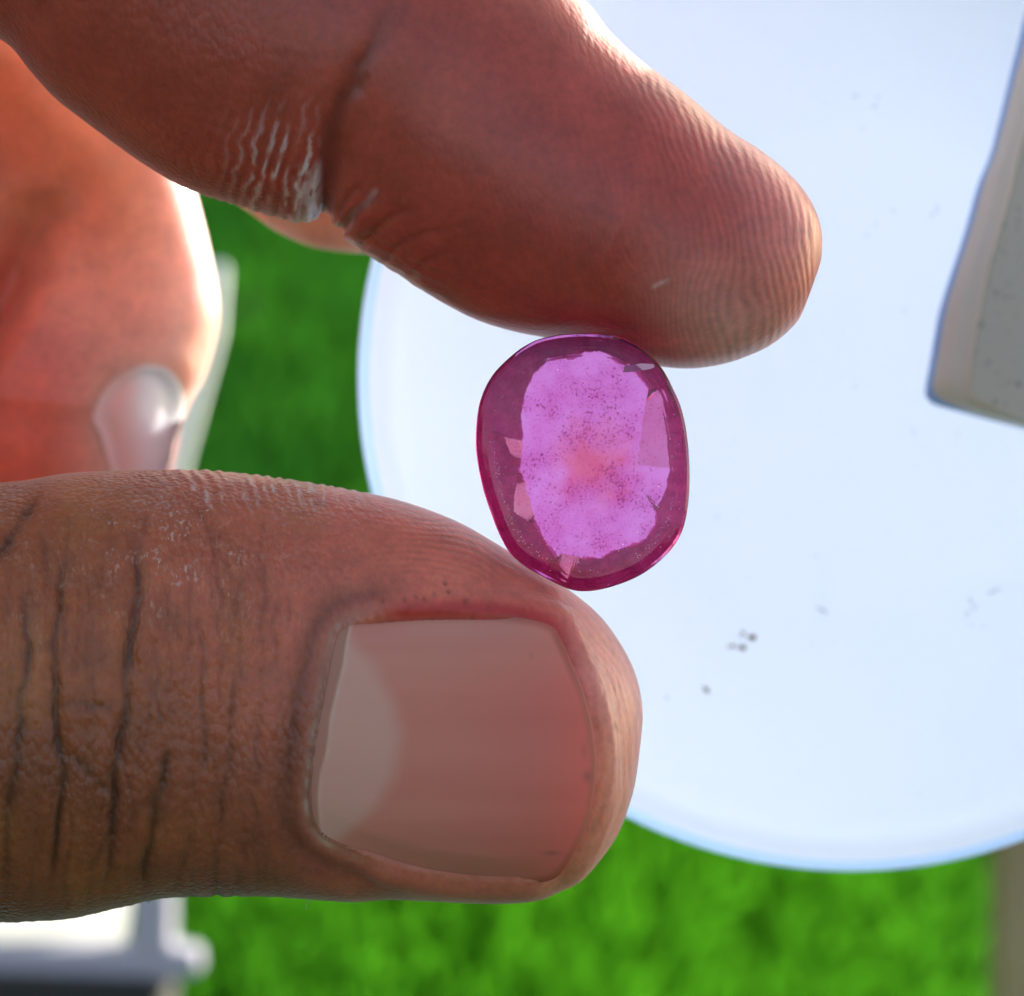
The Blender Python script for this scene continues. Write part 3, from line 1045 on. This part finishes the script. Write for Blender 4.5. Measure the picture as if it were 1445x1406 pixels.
def gem_material(name, col, heart_col, speck, cloud, body, rough):
    m, t, b, o = new_mat(name)
    t.nodes.remove(b)
    tc = N(t, 'ShaderNodeTexCoord')
    cx, cy = (828 - 722.5) * DG / FPX, (703 - 652) * DG / FPX
    mp = N(t, 'ShaderNodeMapping')
    mp.inputs['Location'].default_value = (-cx - 0.00045, -cy, 0.0027)
    t.links.new(tc.outputs['Object'], mp.inputs[0])
    ln = N(t, 'ShaderNodeVectorMath', operation='LENGTH')
    ns = N(t, 'ShaderNodeTexNoise', i_Scale=900.0, i_Detail=4.0)
    t.links.new(tc.outputs['Object'], ns.inputs['Vector'])
    t.links.new(mp.outputs[0], ln.inputs[0])
    dist = MATH(t, 'ADD', ln.outputs['Value'], MATH(t, 'MULTIPLY', MATH(t, 'SUBTRACT', ns.outputs[0], 0.5), 0.0032))
    heart = N(t, 'ShaderNodeMapRange', interpolation_type='SMOOTHSTEP')
    heart.inputs['From Min'].default_value = 0.0029
    heart.inputs['From Max'].default_value = 0.0
    t.links.new(dist, heart.inputs[0])
    vo = N(t, 'ShaderNodeTexNoise', i_Scale=7500.0, i_Detail=3.0, i_Roughness=0.6)
    t.links.new(tc.outputs['Object'], vo.inputs['Vector'])
    cl = N(t, 'ShaderNodeTexNoise', i_Scale=600.0, i_Detail=3.0)
    t.links.new(tc.outputs['Object'], cl.inputs['Vector'])
    sp = MATH(t, 'ADD', vo.outputs[0], MATH(t, 'MULTIPLY', MATH(t, 'SUBTRACT', cl.outputs[0], 0.5), 0.45))
    spk = N(t, 'ShaderNodeMapRange')
    spk.inputs['From Min'].default_value = 0.57
    spk.inputs['From Max'].default_value = 0.70
    t.links.new(sp, spk.inputs[0])
    ca = N(t, 'ShaderNodeMix', data_type='RGBA')
    ca.inputs[6].default_value = col + (1,)
    ca.inputs[7].default_value = heart_col + (1,)
    t.links.new(heart.outputs[0], ca.inputs[0])
    # clouds of silk: softly paler and deeper
    cm_ = N(t, 'ShaderNodeMix', data_type='RGBA', blend_type='MULTIPLY')
    cm_.inputs[7].default_value = (0.95, 0.72, 0.86, 1)
    cf = N(t, 'ShaderNodeMapRange')
    cf.inputs['From Min'].default_value = 0.40
    cf.inputs['From Max'].default_value = 0.68
    t.links.new(cl.outputs[0], cf.inputs[0])
    t.links.new(cf.outputs[0], cm_.inputs[0])
    t.links.new(ca.outputs[2], cm_.inputs[6])
    cb = N(t, 'ShaderNodeMix', data_type='RGBA')
    cb.inputs[7].default_value = (0.50, 0.05, 0.25, 1)
    t.links.new(cm_.outputs[2], cb.inputs[6])
    t.links.new(MATH(t, 'MULTIPLY', spk.outputs[0], speck), cb.inputs[0])
    gl = N(t, 'ShaderNodeBsdfGlass')
    gl.inputs['IOR'].default_value = 1.62
    gl.inputs['Roughness'].default_value = rough
    t.links.new(cb.outputs[2], gl.inputs['Color'])
    cf0 = N(t, 'ShaderNodeMapRange')
    cf0.inputs['From Min'].default_value = 0.35
    cf0.inputs['From Max'].default_value = 0.68
    sn_ = N(t, 'ShaderNodeTexNoise', i_Scale=1300.0, i_Detail=5.0, i_Roughness=0.7)
    t.links.new(tc.outputs['Object'], sn_.inputs['Vector'])
    t.links.new(sn_.outputs[0], cf0.inputs[0])
    tr = N(t, 'ShaderNodeBsdfTranslucent')
    df = N(t, 'ShaderNodeBsdfDiffuse')
    mbx = N(t, 'ShaderNodeMix', data_type='RGBA')
    mbx.inputs[6].default_value = (body[0] * 0.6, body[1] * 0.6, body[2] * 0.7, 1)
    mbx.inputs[7].default_value = (min(1, body[0] * 1.25), body[1] * 3.0 + 0.03, body[2] * 1.5, 1)
    t.links.new(cf0.outputs[0], mbx.inputs[0])
    t.links.new(mbx.outputs[2], tr.inputs['Color'])
    t.links.new(mbx.outputs[2], df.inputs['Color'])
    m1 = N(t, 'ShaderNodeMixShader')
    m1.inputs[0].default_value = 0.35
    t.links.new(tr.outputs[0], m1.inputs[1])
    t.links.new(df.outputs[0], m1.inputs[2])
    m2 = N(t, 'ShaderNodeMixShader')
    m2.inputs[0].default_value = cloud
    t.links.new(gl.outputs[0], m2.inputs[1])
    t.links.new(m1.outputs[0], m2.inputs[2])
    bp = N(t, 'ShaderNodeBump', i_Strength=0.4, i_Distance=0.00003)
    nb_ = N(t, 'ShaderNodeTexNoise', i_Scale=2500.0, i_Detail=4.0)
    t.links.new(tc.outputs['Object'], nb_.inputs['Vector'])
    t.links.new(nb_.outputs[0], bp.inputs['Height'])
    t.links.new(bp.outputs[0], gl.inputs['Normal'])
    t.links.new(m2.outputs[0], o.inputs['Surface'])
    return m


gem = link('gemstone', gem_mesh(), None, label='translucent pink oval faceted ruby held between finger and thumb', cat='gemstone')
for args in [('ruby_window', (0.96, 0.39, 0.87), (1.0, 0.22, 0.34), 1.0, 0.10, (0.80, 0.10, 0.45), 0.04),
             ('ruby_pink', (0.86, 0.30, 0.60), (0.86, 0.30, 0.60), 0.7, 0.15, (0.70, 0.08, 0.30), 0.08),
             ('ruby_orange', (0.95, 0.36, 0.46), (0.95, 0.36, 0.46), 0.6, 0.15, (0.80, 0.12, 0.20), 0.08),
             ('ruby_deep', (0.88, 0.07, 0.45), (0.88, 0.07, 0.45), 0.5, 0.55, (0.92, 0.035, 0.36), 0.25),  # dimness of the steep facets painted as a deeper tint
             ('ruby_crown', (0.97, 0.74, 0.90), (0.97, 0.74, 0.90), 0.25, 0.12, (0.62, 0.035, 0.27), 0.06)]:
    gem.data.materials.append(gem_material(*args))

# pale raised beads painting the crown edge's sparkle, and a chip with its highlight
bm = bmesh.new()
for k in range(230):
    a = random.choice([random.gauss(2.75, 0.35), random.gauss(0.75, 0.25), random.gauss(2.3, 0.3), random.uniform(0, 6.28)])
    rr_, _ = cast(GC, np.array([math.cos(a), math.sin(a)]), G_OUT)
    f_ = random.gauss(0.845, 0.012) if random.random() < 0.7 else random.uniform(0.70, 0.93)
    p = GC + np.array([math.cos(a), math.sin(a)]) * rr_ * f_
    z_ = float(np.interp(f_, [0.83, 0.90, 0.945, 0.975], [0.00105, 0.00101, 0.00094, 0.00084]))
    c_v = Vector(P(p[0], p[1], z_))
    sr = random.choice([0.000010, 0.000014, 0.000018, 0.000028])
    bmesh.ops.create_icosphere(bm, subdivisions=1, radius=1.0, matrix=Matrix.Translation(c_v) @ Matrix.Rotation(a, 4, 'Z') @ Matrix.Diagonal((sr, sr * random.uniform(1, 1.8), sr * 0.5, 1)))
me = bpy.data.meshes.new('sparkle_bead')
bm.to_mesh(me)
bm.free()
m, t, b, o = new_mat('pale_sparkle')
b.inputs['Base Color'].default_value = (0.85, 0.45, 0.62, 1)
b.inputs['Roughness'].default_value = 0.4
link('sparkle_bead', me, m, parent=gem, kind='stuff')
_c = P(np.array([882, 905, 922, 924, 918, 900, 878]), np.array([517, 513, 514, 518, 521, 524, 526]), 0.00103)
bm = bmesh.new()
f_ = [bm.verts.new(p) for p in _c]
g_ = [bm.verts.new((p[0], p[1], p[2] - 0.00004)) for p in _c]
bm.faces.new(f_)
bm.faces.new(g_[::-1])
for i in range(7):
    bm.faces.new([f_[i], g_[i], g_[(i + 1) % 7], f_[(i + 1) % 7]])
bmesh.ops.recalc_face_normals(bm, faces=bm.faces)
me = bpy.data.meshes.new('chip')
bm.to_mesh(me)
bm.free()
m, t, b, o = new_mat('chipped_ruby')
b.inputs['Base Color'].default_value = (0.95, 0.42, 0.58, 1)
b.inputs['Roughness'].default_value = 0.85
link('chip', me, m, parent=gem)

# ------------------------------------------------------------------ the round white disc behind
DZ = -0.040


def disc_material():
    m, t, b, o = new_mat('frosted_white_plastic')
    t.nodes.remove(b)
    tr = N(t, 'ShaderNodeBsdfTranslucent')
    tr.inputs['Color'].default_value = (0.71, 0.79, 0.94, 1)
    df = N(t, 'ShaderNodeBsdfDiffuse')
    df.inputs['Color'].default_value = (0.72, 0.78, 0.84, 1)
    mx = N(t, 'ShaderNodeMixShader')
    mx.inputs[0].default_value = 0.2
    t.links.new(tr.outputs[0], mx.inputs[1])
    t.links.new(df.outputs[0], mx.inputs[2])
    gl = N(t, 'ShaderNodeBsdfGlossy')
    gl.inputs['Roughness'].default_value = 0.35
    fr = N(t, 'ShaderNodeFresnel')
    m2 = N(t, 'ShaderNodeMixShader')
    t.links.new(fr.outputs[0], m2.inputs[0])
    t.links.new(mx.outputs[0], m2.inputs[1])
    t.links.new(gl.outputs[0], m2.inputs[2])
    t.links.new(m2.outputs[0], o.inputs['Surface'])
    tc = N(t, 'ShaderNodeTexCoord')
    n = N(t, 'ShaderNodeTexNoise', i_Scale=900.0, i_Detail=3.0)
    t.links.new(tc.outputs['Object'], n.inputs['Vector'])
    bp = N(t, 'ShaderNodeBump', i_Strength=0.15, i_Distance=0.0001)
    t.links.new(n.outputs[0], bp.inputs['Height'])
    t.links.new(bp.outputs[0], df.inputs['Normal'])
    t.links.new(bp.outputs[0], gl.inputs['Normal'])
    return m


def lathe_local(profile, c, seg=160):
    """profile (r, z) pairs round the local z axis through c"""
    th = np.linspace(0, 2 * math.pi, seg, endpoint=False)
    vs = []
    for r, z in profile:
        vs.append(np.stack([c[0] + r * np.cos(th), c[1] + r * np.sin(th), np.full(seg, z)], -1))
    v = np.concatenate(vs)
    q = []
    for i in range(len(profile) - 1):
        for j in range(seg):
            q.append((i * seg + j, i * seg + (j + 1) % seg, (i + 1) * seg + (j + 1) % seg, (i + 1) * seg + j))
    me = mesh_np('lathe', v, q)
    bm = bmesh.new()
    bm.from_mesh(me)
    bmesh.ops.remove_doubles(bm, verts=bm.verts, dist=1e-7)
    bmesh.ops.recalc_face_normals(bm, faces=bm.faces)
    bm.to_mesh(me)
    bm.free()
    return me


dc = P(1205, 532, DZ)
R_ = 702 * (DG - DZ) / FPX
prof = [(0, DZ), (R_ * 0.5, DZ), (R_ - 0.0022, DZ - 0.0001)]
for k in range(1, 9):
    a = k / 8 * math.pi / 2
    prof.append((R_ - 0.0013 + 0.0013 * math.sin(a), DZ - 0.0016 + 0.0013 * math.cos(a)))
prof += [(R_ - 0.0001, DZ - 0.0024), (R_ - 0.0008, DZ - 0.0024), (R_ - 0.0010, DZ - 0.0018), (R_ - 0.0022, DZ - 0.0010), (R_ * 0.5, DZ - 0.0010), (0, DZ - 0.0010)]
DISC = disc_material()
disc = link('disc', lathe_local(prof, dc), DISC, label='round frosted white plastic disc glowing with daylight behind the gemstone', cat='disc')

_m2 = disc_material()
_m2.name = 'blue_edge_shade'  # darker copy: bluish shade of the rounded edge put in the colour
for _n in _m2.node_tree.nodes:
    if _n.type == 'BSDF_TRANSLUCENT':
        _n.inputs[0].default_value = (0.46, 0.66, 0.96, 1)
    if _n.type == 'BSDF_DIFFUSE':
        _n.inputs[0].default_value = (0.42, 0.60, 0.85, 1)
disc.data.materials.append(_m2)
for _p in disc.data.polygons:
    if math.hypot(_p.center[0] - dc[0], _p.center[1] - dc[1]) > R_ - 0.0009 and _p.center[2] > DZ - 0.0017:
        _p.material_index = 1

# the cord it hangs by, from the rim out of the picture
_up = Vector((math.cos(ROLL), math.sin(ROLL), 0.0))
_p0 = Vector((dc[0], dc[1], DZ - 0.0015)) + _up * (R_ - 0.002)
_p1 = _p0 + (MW.to_3x3().inverted() @ Vector((0, 0, 1))) * 0.5
bm = bmesh.new()
_d = _p1 - _p0
bmesh.ops.create_cone(bm, segments=10, radius1=0.0007, radius2=0.0007, depth=_d.length, cap_ends=True,
                      matrix=Matrix.Translation((_p0 + _p1) / 2) @ _d.to_track_quat('Z', 'Y').to_matrix().to_4x4())
me = bpy.data.meshes.new('cord')
bm.to_mesh(me)
bm.free()
m, t, b, o = new_mat('white_cord')
b.inputs['Base Color'].default_value = (0.7, 0.7, 0.68, 1)
link('cord', me, m, parent=disc)

# dirt on it
m, t, b, o = new_mat('brown_dirt')
b.inputs['Base Color'].default_value = (0.16, 0.11, 0.05, 1)
b.inputs['Roughness'].default_value = 0.9
DIRT = m
m, t, b, o = new_mat('grey_dirt')
b.inputs['Base Color'].default_value = (0.35, 0.42, 0.48, 1)
b.inputs['Roughness'].default_value = 0.9
DIRT2 = m


def crumbs(name, items, mat):
    bm = bmesh.new()
    for (x, y, a, b_, ang) in items:
        c = Vector(P(x, y, DZ + 0.00003))
        s = (DG - DZ) / FPX
        mtx = Matrix.Translation(c) @ Matrix.Rotation(math.radians(-ang), 4, 'Z') @ Matrix.Diagonal((a * s, b_ * s, min(a, b_) * s * 0.5, 1))
        r = bmesh.ops.create_icosphere(bm, subdivisions=2, radius=1.0, matrix=mtx)
        for v in r['verts']:
            v.co += (v.co - c) * random.uniform(-0.3, 0.25)
    me = bpy.data.meshes.new(name)
    bm.to_mesh(me)
    bm.free()
    ob = link(name, me, mat, parent=disc)
    ob['kind'] = 'stuff'
    return ob


crumbs('dirt_speck', [(1062, 900, 5.5, 4.5, 10), (1057, 899, 3, 2.5, 0), (1049, 894, 3.5, 2.5, 30), (1045, 898, 2, 1.5, 0), (1034, 912, 3.5, 2.5, 0),
                      (1027, 913, 2, 1.5, 0), (1048, 914, 4.5, 4, 0), (1041, 914, 2, 1.3, 0), (996, 973, 3.5, 3, 30), (999, 976, 3, 2, 50), (993, 969, 1.5, 1.2, 0)], DIRT)
g_items = [(1158, 860, 6, 1.5, 15), (1164, 864, 4, 1.5, 30), (1399, 836, 6, 1.3, -12), (1408, 832, 6, 0.9, -8), (1372, 850, 2, 2, 0), (1366, 864, 2.5, 1.5, 0),
           (1376, 858, 1.5, 3, 20), (1371, 883, 1.6, 1.4, 0), (1388, 884, 1.6, 1.4, 0), (1368, 846, 1.5, 2.5, 0), (1363, 870, 2, 1.5, 40), (941, 985, 2, 2, 0),
           (1152, 785, 1.5, 1.5, 0), (1218, 182, 1.3, 1.3, 0), (1207, 136, 6, 0.9, -12), (1234, 150, 5, 1, -30), (1238, 137, 1.5, 2, 0), (1261, 298, 1.8, 1.6, 0),
           (1223, 332, 1.6, 1.5, 0), (1276, 438, 1.5, 1.5, 0), (1012, 729, 1.6, 1.4, 0), (937, 562, 1.2, 1.2, 0), (1236, 317, 1.5, 1.5, 0), (1290, 612, 1.5, 1.5, 0),
           (1288, 606, 1.5, 1.2, 0), (1352, 612, 1.5, 1.2, 0), (1207, 546, 1.5, 1.2, 0), (1321, 292, 3.5, 0.8, 60), (1318, 301, 4, 0.8, -40), (1313, 305, 3, 0.7, -20), (1324, 296, 3, 0.7, 80)]
for k in range(60):
    g_items.append((random.uniform(960, 1440), random.uniform(20, 1150), random.uniform(.6, 1.2), random.uniform(.5, 1.0), random.uniform(0, 180)))
crumbs('dust_speck', g_items, DIRT2)

# ------------------------------------------------------------------ the beige clip lying on the disc
m, t, b, o = new_mat('beige_plastic')
tc = N(t, 'ShaderNodeTexCoord')
n = N(t, 'ShaderNodeTexNoise', i_Scale=1800.0, i_Detail=4.0)
t.links.new(tc.outputs['Object'], n.inputs['Vector'])
cr = N(t, 'ShaderNodeValToRGB')
cr.color_ramp.elements[0].position = 0.28
cr.color_ramp.elements[0].color = (0.30, 0.26, 0.21, 1)
cr.color_ramp.elements[1].position = 0.40
cr.color_ramp.elements[1].color = (0.58, 0.50, 0.40, 1)
t.links.new(n.outputs[0], cr.inputs[0])
t.links.new(cr.outputs[0], b.inputs['Base Color'])
b.inputs['Roughness'].default_value = 0.5
BEIGE = m
m, t, b, o = new_mat('pale_beige_plastic')
b.inputs['Base Color'].default_value = (0.64, 0.61, 0.52, 1)
b.inputs['Roughness'].default_value = 0.4
BEIGE2 = m
m, t, b, o = new_mat('sky_edge_blue')
b.inputs['Base Color'].default_value = (0.25, 0.45, 0.80, 1)  # blue paints in the sky reflected by the clip's edge
b.inputs['Roughness'].default_value = 0.5
SKY_EDGE = m
outer = catmull([(1500, -140), (1468, -40), (1448, 38), (1432, 100), (1403, 212), (1386, 256), (1366, 328), (1345, 392), (1331, 440), (1319, 508), (1312, 545), (1313, 557),
                 (1324, 566), (1360, 580), (1400, 592), (1445, 604), (1550, 628), (1640, 640)], 5)
inner = catmull([(1560, -150), (1520, -40), (1490, 60), (1462, 140), (1442, 205), (1424, 280), (1398, 368), (1383, 440), (1372, 500), (1368, 545), (1369, 557),
                 (1378, 563), (1408, 578), (1445, 592), (1550, 612), (1630, 622)], 5)


def lerp_loops(name, loops, mat, cap_last=True, parent=None, close=(1760, -160, 1740, 660)):
    """loops: list of (outline px, depth); bridged, last one capped"""
    n = 90
    V_ = []
    for pl, z in loops:
        pl = np.concatenate([pl, [(close[2], close[3])], [(close[0], close[1])]])
        L = np.concatenate([[0], np.cumsum(np.hypot(*(pl[1:] - pl[:-1]).T))])
        main = L[-3]
        s = np.concatenate([np.linspace(0, main, n), [L[-2], L[-1]]])
        xx, yy = np.interp(s, L, pl[:, 0]), np.interp(s, L, pl[:, 1])
        V_.append(P(xx, yy, z))
    k = n + 2
    bm = bmesh.new()
    vs = [bm.verts.new(p) for q in V_ for p in q]
    for i in range(len(V_) - 1):
        for j in range(k):
            bm.faces.new([vs[i * k + j], vs[i * k + (j + 1) % k], vs[(i + 1) * k + (j + 1) % k], vs[(i + 1) * k + j]])
    bm.faces.new([vs[(len(V_) - 1) * k + j] for j in range(k)])
    bm.faces.new([vs[j] for j in range(k)][::-1])
    bmesh.ops.recalc_face_normals(bm, faces=bm.faces)
    me = bpy.data.meshes.new(name)
    bm.to_mesh(me)
    bm.free()
    return link(name, me, mat, parent=parent)


def mixl(a, b, t):
    n = 90
    def rs(p):
        L = np.concatenate([[0], np.cumsum(np.hypot(*(p[1:] - p[:-1]).T))])
        s = np.linspace(0, L[-1], n)
        return np.stack([np.interp(s, L, p[:, 0]), np.interp(s, L, p[:, 1])], -1)
    return rs(a) * (1 - t) + rs(b) * t


clip = lerp_loops('clip', [(mixl(outer, inner, 0.02), DZ + 0.0002), (mixl(outer, inner, 0.10), DZ + 0.0014), (mixl(outer, inner, 0.5), DZ + 0.0021), (mixl(outer, inner, 0.97), DZ + 0.0024)], BEIGE2)
clip['label'] = 'beige plastic clip with raised panel on the right edge of the white disc'
clip['category'] = 'clip'
lerp_loops('rim', [(mixl(outer, inner, -0.12), DZ + 0.0001), (mixl(outer, inner, 0.0), DZ + 0.0008), (mixl(outer, inner, 0.13), DZ + 0.0009)], SKY_EDGE, parent=clip)
lerp_loops('raised_panel', [(mixl(outer, inner, 0.97), DZ + 0.0022), (mixl(outer, inner, 1.0), DZ + 0.0029), (mixl(outer, inner, 1.06), DZ + 0.0030)], BEIGE, parent=clip)

m, t, b, o = new_mat('cream_plastic')
b.inputs['Base Color'].default_value = (0.80, 0.74, 0.60, 1)
lerp_loops('ridge', [(mixl(outer, inner, 0.93), DZ + 0.0021), (mixl(outer, inner, 0.96), DZ + 0.0030), (mixl(outer, inner, 0.995), DZ + 0.0031), (mixl(outer, inner, 1.01), DZ + 0.0028)], m, parent=clip)

# ------------------------------------------------------------------ white board and frame at the left, far behind
m, t, b, o = new_mat('white_paint')
b.inputs['Base Color'].default_value = (0.82, 0.82, 0.80, 1)
b.inputs['Roughness'].default_value = 0.5
_t = N(t, 'ShaderNodeBsdfTranslucent')
_t.inputs[0].default_value = (0.85, 0.87, 0.85, 1)
_m = N(t, 'ShaderNodeMixShader')
_m.inputs[0].default_value = 0.6
t.links.new(b.outputs[0], _m.inputs[1])
t.links.new(_t.outputs[0], _m.inputs[2])
t.links.new(_m.outputs[0], o.inputs['Surface'])
WHITE = m
m, t, b, o = new_mat('matt_white_paint')
b.inputs['Base Color'].default_value = (0.72, 0.76, 0.72, 1)
b.inputs['Roughness'].default_value = 0.9
GREYW = m
m, t, b, o = new_mat('grey_paint')
b.inputs['Base Color'].default_value = (0.42, 0.41, 0.47, 1)
b.inputs['Roughness'].default_value = 0.95
b.inputs['Specular IOR Level'].default_value = 0.1
GREY = m
m, t, b, o = new_mat('gap_black')
b.inputs['Base Color'].default_value = (0.01, 0.012, 0.012, 1)
b.inputs['Roughness'].default_value = 0.6
BLACK = m


def slab(name, pts, z, thick, mat, parent=None, bev=0.001, **kw):
    """polygon in photo pixels at depth z, given thickness away from the camera"""
    bm = bmesh.new()
    f = [bm.verts.new(p) for p in P([p[0] for p in pts], [p[1] for p in pts], z)]
    sc_ = 1.0
    b_ = [bm.verts.new((v.co.x, v.co.y, v.co.z - thick)) for v in f]
    bm.faces.new(f)
    bm.faces.new(b_[::-1])
    n = len(f)
    for i in range(n):
        bm.faces.new([f[i], b_[i], b_[(i + 1) % n], f[(i + 1) % n]])
    bmesh.ops.recalc_face_normals(bm, faces=bm.faces)
    if bev:
        bmesh.ops.bevel(bm, geom=bm.edges[:], offset=bev, segments=2, affect='EDGES', profile=0.5)
    me = bpy.data.meshes.new(name)
    bm.to_mesh(me)
    bm.free()
    return link(name, me, mat, parent=parent, **kw)


fr = slab('frame', [(192, 1150), (240, 1150), (238, 1340), (276, 1345), (280, 1376), (240, 1388), (-260, 1370), (-260, 1340), (182, 1340)], -0.40, 0.012, GREY,
          label='grey and white frame with a black foot below the thumb', cat='frame')
slab('panel', [(-260, 980), (216, 980), (168, 1352), (-260, 1352)], -0.42, 0.006, WHITE, parent=fr)
slab('gap', [(-260, 1368), (225, 1386), (240, 3600), (-260, 3600)], -0.395, 0.03, BLACK, parent=fr)  # black slab stands in for the dark gap under the rail
slab('board', [(318, 370), (311, 470), (256, 670), (232, 820), (120, 900), (60, 800), (180, 366)], -0.36, 0.006, GREYW, label='white board standing behind the curled finger', cat='board')

# ------------------------------------------------------------------ lawn
m, t, b, o = new_mat('lawn_soil')
tc = N(t, 'ShaderNodeTexCoord')
n = N(t, 'ShaderNodeTexNoise', i_Scale=14.0, i_Detail=6.0)
t.links.new(tc.outputs['Object'], n.inputs['Vector'])
cr = N(t, 'ShaderNodeValToRGB')
cr.color_ramp.elements[0].position = 0.35
cr.color_ramp.elements[0].color = (0.010, 0.030, 0.005, 1)
cr.color_ramp.elements[1].position = 0.7
cr.color_ramp.elements[1].color = (0.022, 0.065, 0.010, 1)
t.links.new(n.outputs[0], cr.inputs[0])
t.links.new(cr.outputs[0], b.inputs['Base Color'])
b.inputs['Roughness'].default_value = 1.0
b.inputs['Specular IOR Level'].default_value = 0.0
bm = bmesh.new()
bmesh.ops.create_grid(bm, x_segments=8, y_segments=8, size=150.0)
me = bpy.data.meshes.new('ground')
bm.to_mesh(me)
bm.free()
link('ground', me, m, local=False, kind='structure')

m, t, b, o = new_mat('grass_blade')
t.nodes.remove(b)
ca = N(t, 'ShaderNodeAttribute', attribute_name='blade_col')
df = N(t, 'ShaderNodeBsdfDiffuse')
tr = N(t, 'ShaderNodeBsdfTranslucent')
t.links.new(ca.outputs['Color'], df.inputs[0])
t.links.new(ca.outputs['Color'], tr.inputs[0])
mx = N(t, 'ShaderNodeMixShader')
mx.inputs[0].default_value = 0.5
t.links.new(df.outputs[0], mx.inputs[1])
t.links.new(tr.outputs[0], mx.inputs[2])
t.links.new(mx.outputs[0], o.inputs['Surface'])
GRASS = m
ng = 260000
n1_ = 110000
gy = 0.8 + 7.5 * rng.random(ng) ** 1.4
gx = rng.uniform(-0.5, 0.5, ng) * (0.9 + gy * 0.36)
gy[n1_:] = rng.uniform(-0.3, 9.0, ng - n1_)
gx[n1_:] = rng.uniform(-4.5, 4.5, ng - n1_)
clump = n2(gx * 5, gy * 1.6, 201) * 1.0 + n2(gx * 11, gy * 4, 202) * 0.35
hgt = (0.030 + 0.018 * rng.random(ng)) * (1 + 0.5 * clump)
wid = 0.0022 + 0.0014 * rng.random(ng)
az = rng.uniform(0, 2 * math.pi, ng)
lean = rng.uniform(0.1, 0.8, ng)
la = rng.uniform(0, 2 * math.pi, ng)
b0 = np.stack([gx, gy, np.zeros(ng)], -1)
wv = np.stack([np.cos(az), np.sin(az), np.zeros(ng)], -1) * wid[:, None]
ld = np.stack([np.cos(la), np.sin(la), np.zeros(ng)], -1) * (lean * hgt)[:, None]
up = np.stack([0 * gx, 0 * gx, hgt], -1)
v = np.stack([b0 - wv, b0 + wv, b0 + ld * 0.35 + up * 0.6 + wv * 0.8, b0 + ld * 0.35 + up * 0.6 - wv * 0.8, b0 + ld + up], 1)
k = np.arange(ng)[:, None] * 5
q = k + np.array([[0, 1, 2, 3]])
tr_ = k + np.array([[3, 2, 4]])
me = mesh_np('grass', v.reshape(-1, 3), q, tr_, False)
_b = np.clip(0.5 + clump * 1.1 + rng.normal(0, 0.06, ng), 0, 1)
cc = lerp_c((0.018, 0.105, 0.012), (0.070, 0.29, 0.010), _b)
_dry = rng.random(ng) < 0.0
cc[_dry] = (0.30, 0.26, 0.10)
cattr(me, 'blade_col', np.repeat(cc, 5, 0))
link('grass', me, GRASS, local=False, kind='stuff')

# tan plank at the lower right
m, t, b, o = new_mat('tan_wood')
tc = N(t, 'ShaderNodeTexCoord')
n = N(t, 'ShaderNodeTexNoise', i_Scale=30.0, i_Detail=5.0)
t.links.new(tc.outputs['Object'], n.inputs['Vector'])
cr = N(t, 'ShaderNodeValToRGB')
cr.color_ramp.elements[0].color = (0.26, 0.16, 0.06, 1)
cr.color_ramp.elements[1].color = (0.50, 0.36, 0.17, 1)
t.links.new(n.outputs[0], cr.inputs[0])
t.links.new(cr.outputs[0], b.inputs['Base Color'])
slab('plank', [(1412, 700), (1410, 3600), (1900, 3600), (1900, 700)], -0.62, 0.02, m, label='tan wooden plank at the lower right behind the white disc', cat='plank')
# dark stone in the grass
bm = bmesh.new()
bmesh.ops.create_icosphere(bm, subdivisions=3, radius=1.0)
for v in bm.verts:
    v.co *= 1 + 0.15 * math.sin(v.co.x * 5 + v.co.y * 3) + 0.1 * math.sin(v.co.z * 7)
me = bpy.data.meshes.new('stone')
bm.to_mesh(me)
bm.free()
m, t, b, o = new_mat('dark_stone')
b.inputs['Base Color'].default_value = (0.012, 0.014, 0.016, 1)
b.inputs['Roughness'].default_value = 1.0
b.inputs['Specular IOR Level'].default_value = 0.1
st_ = link('stone', me, m, local=False, label='dark grey stone in the grass beside the white board', cat='stone')
w0 = cam.matrix_world.translation
dv = (MW.to_3x3() @ Vector(P(338, 452, 0) - np.array([0, 0, DG]))).normalized()
tt0 = (0.02 - w0.z) / dv.z
st_.location = w0 + dv * tt0
st_.scale = (0.012, 0.018, 0.02)
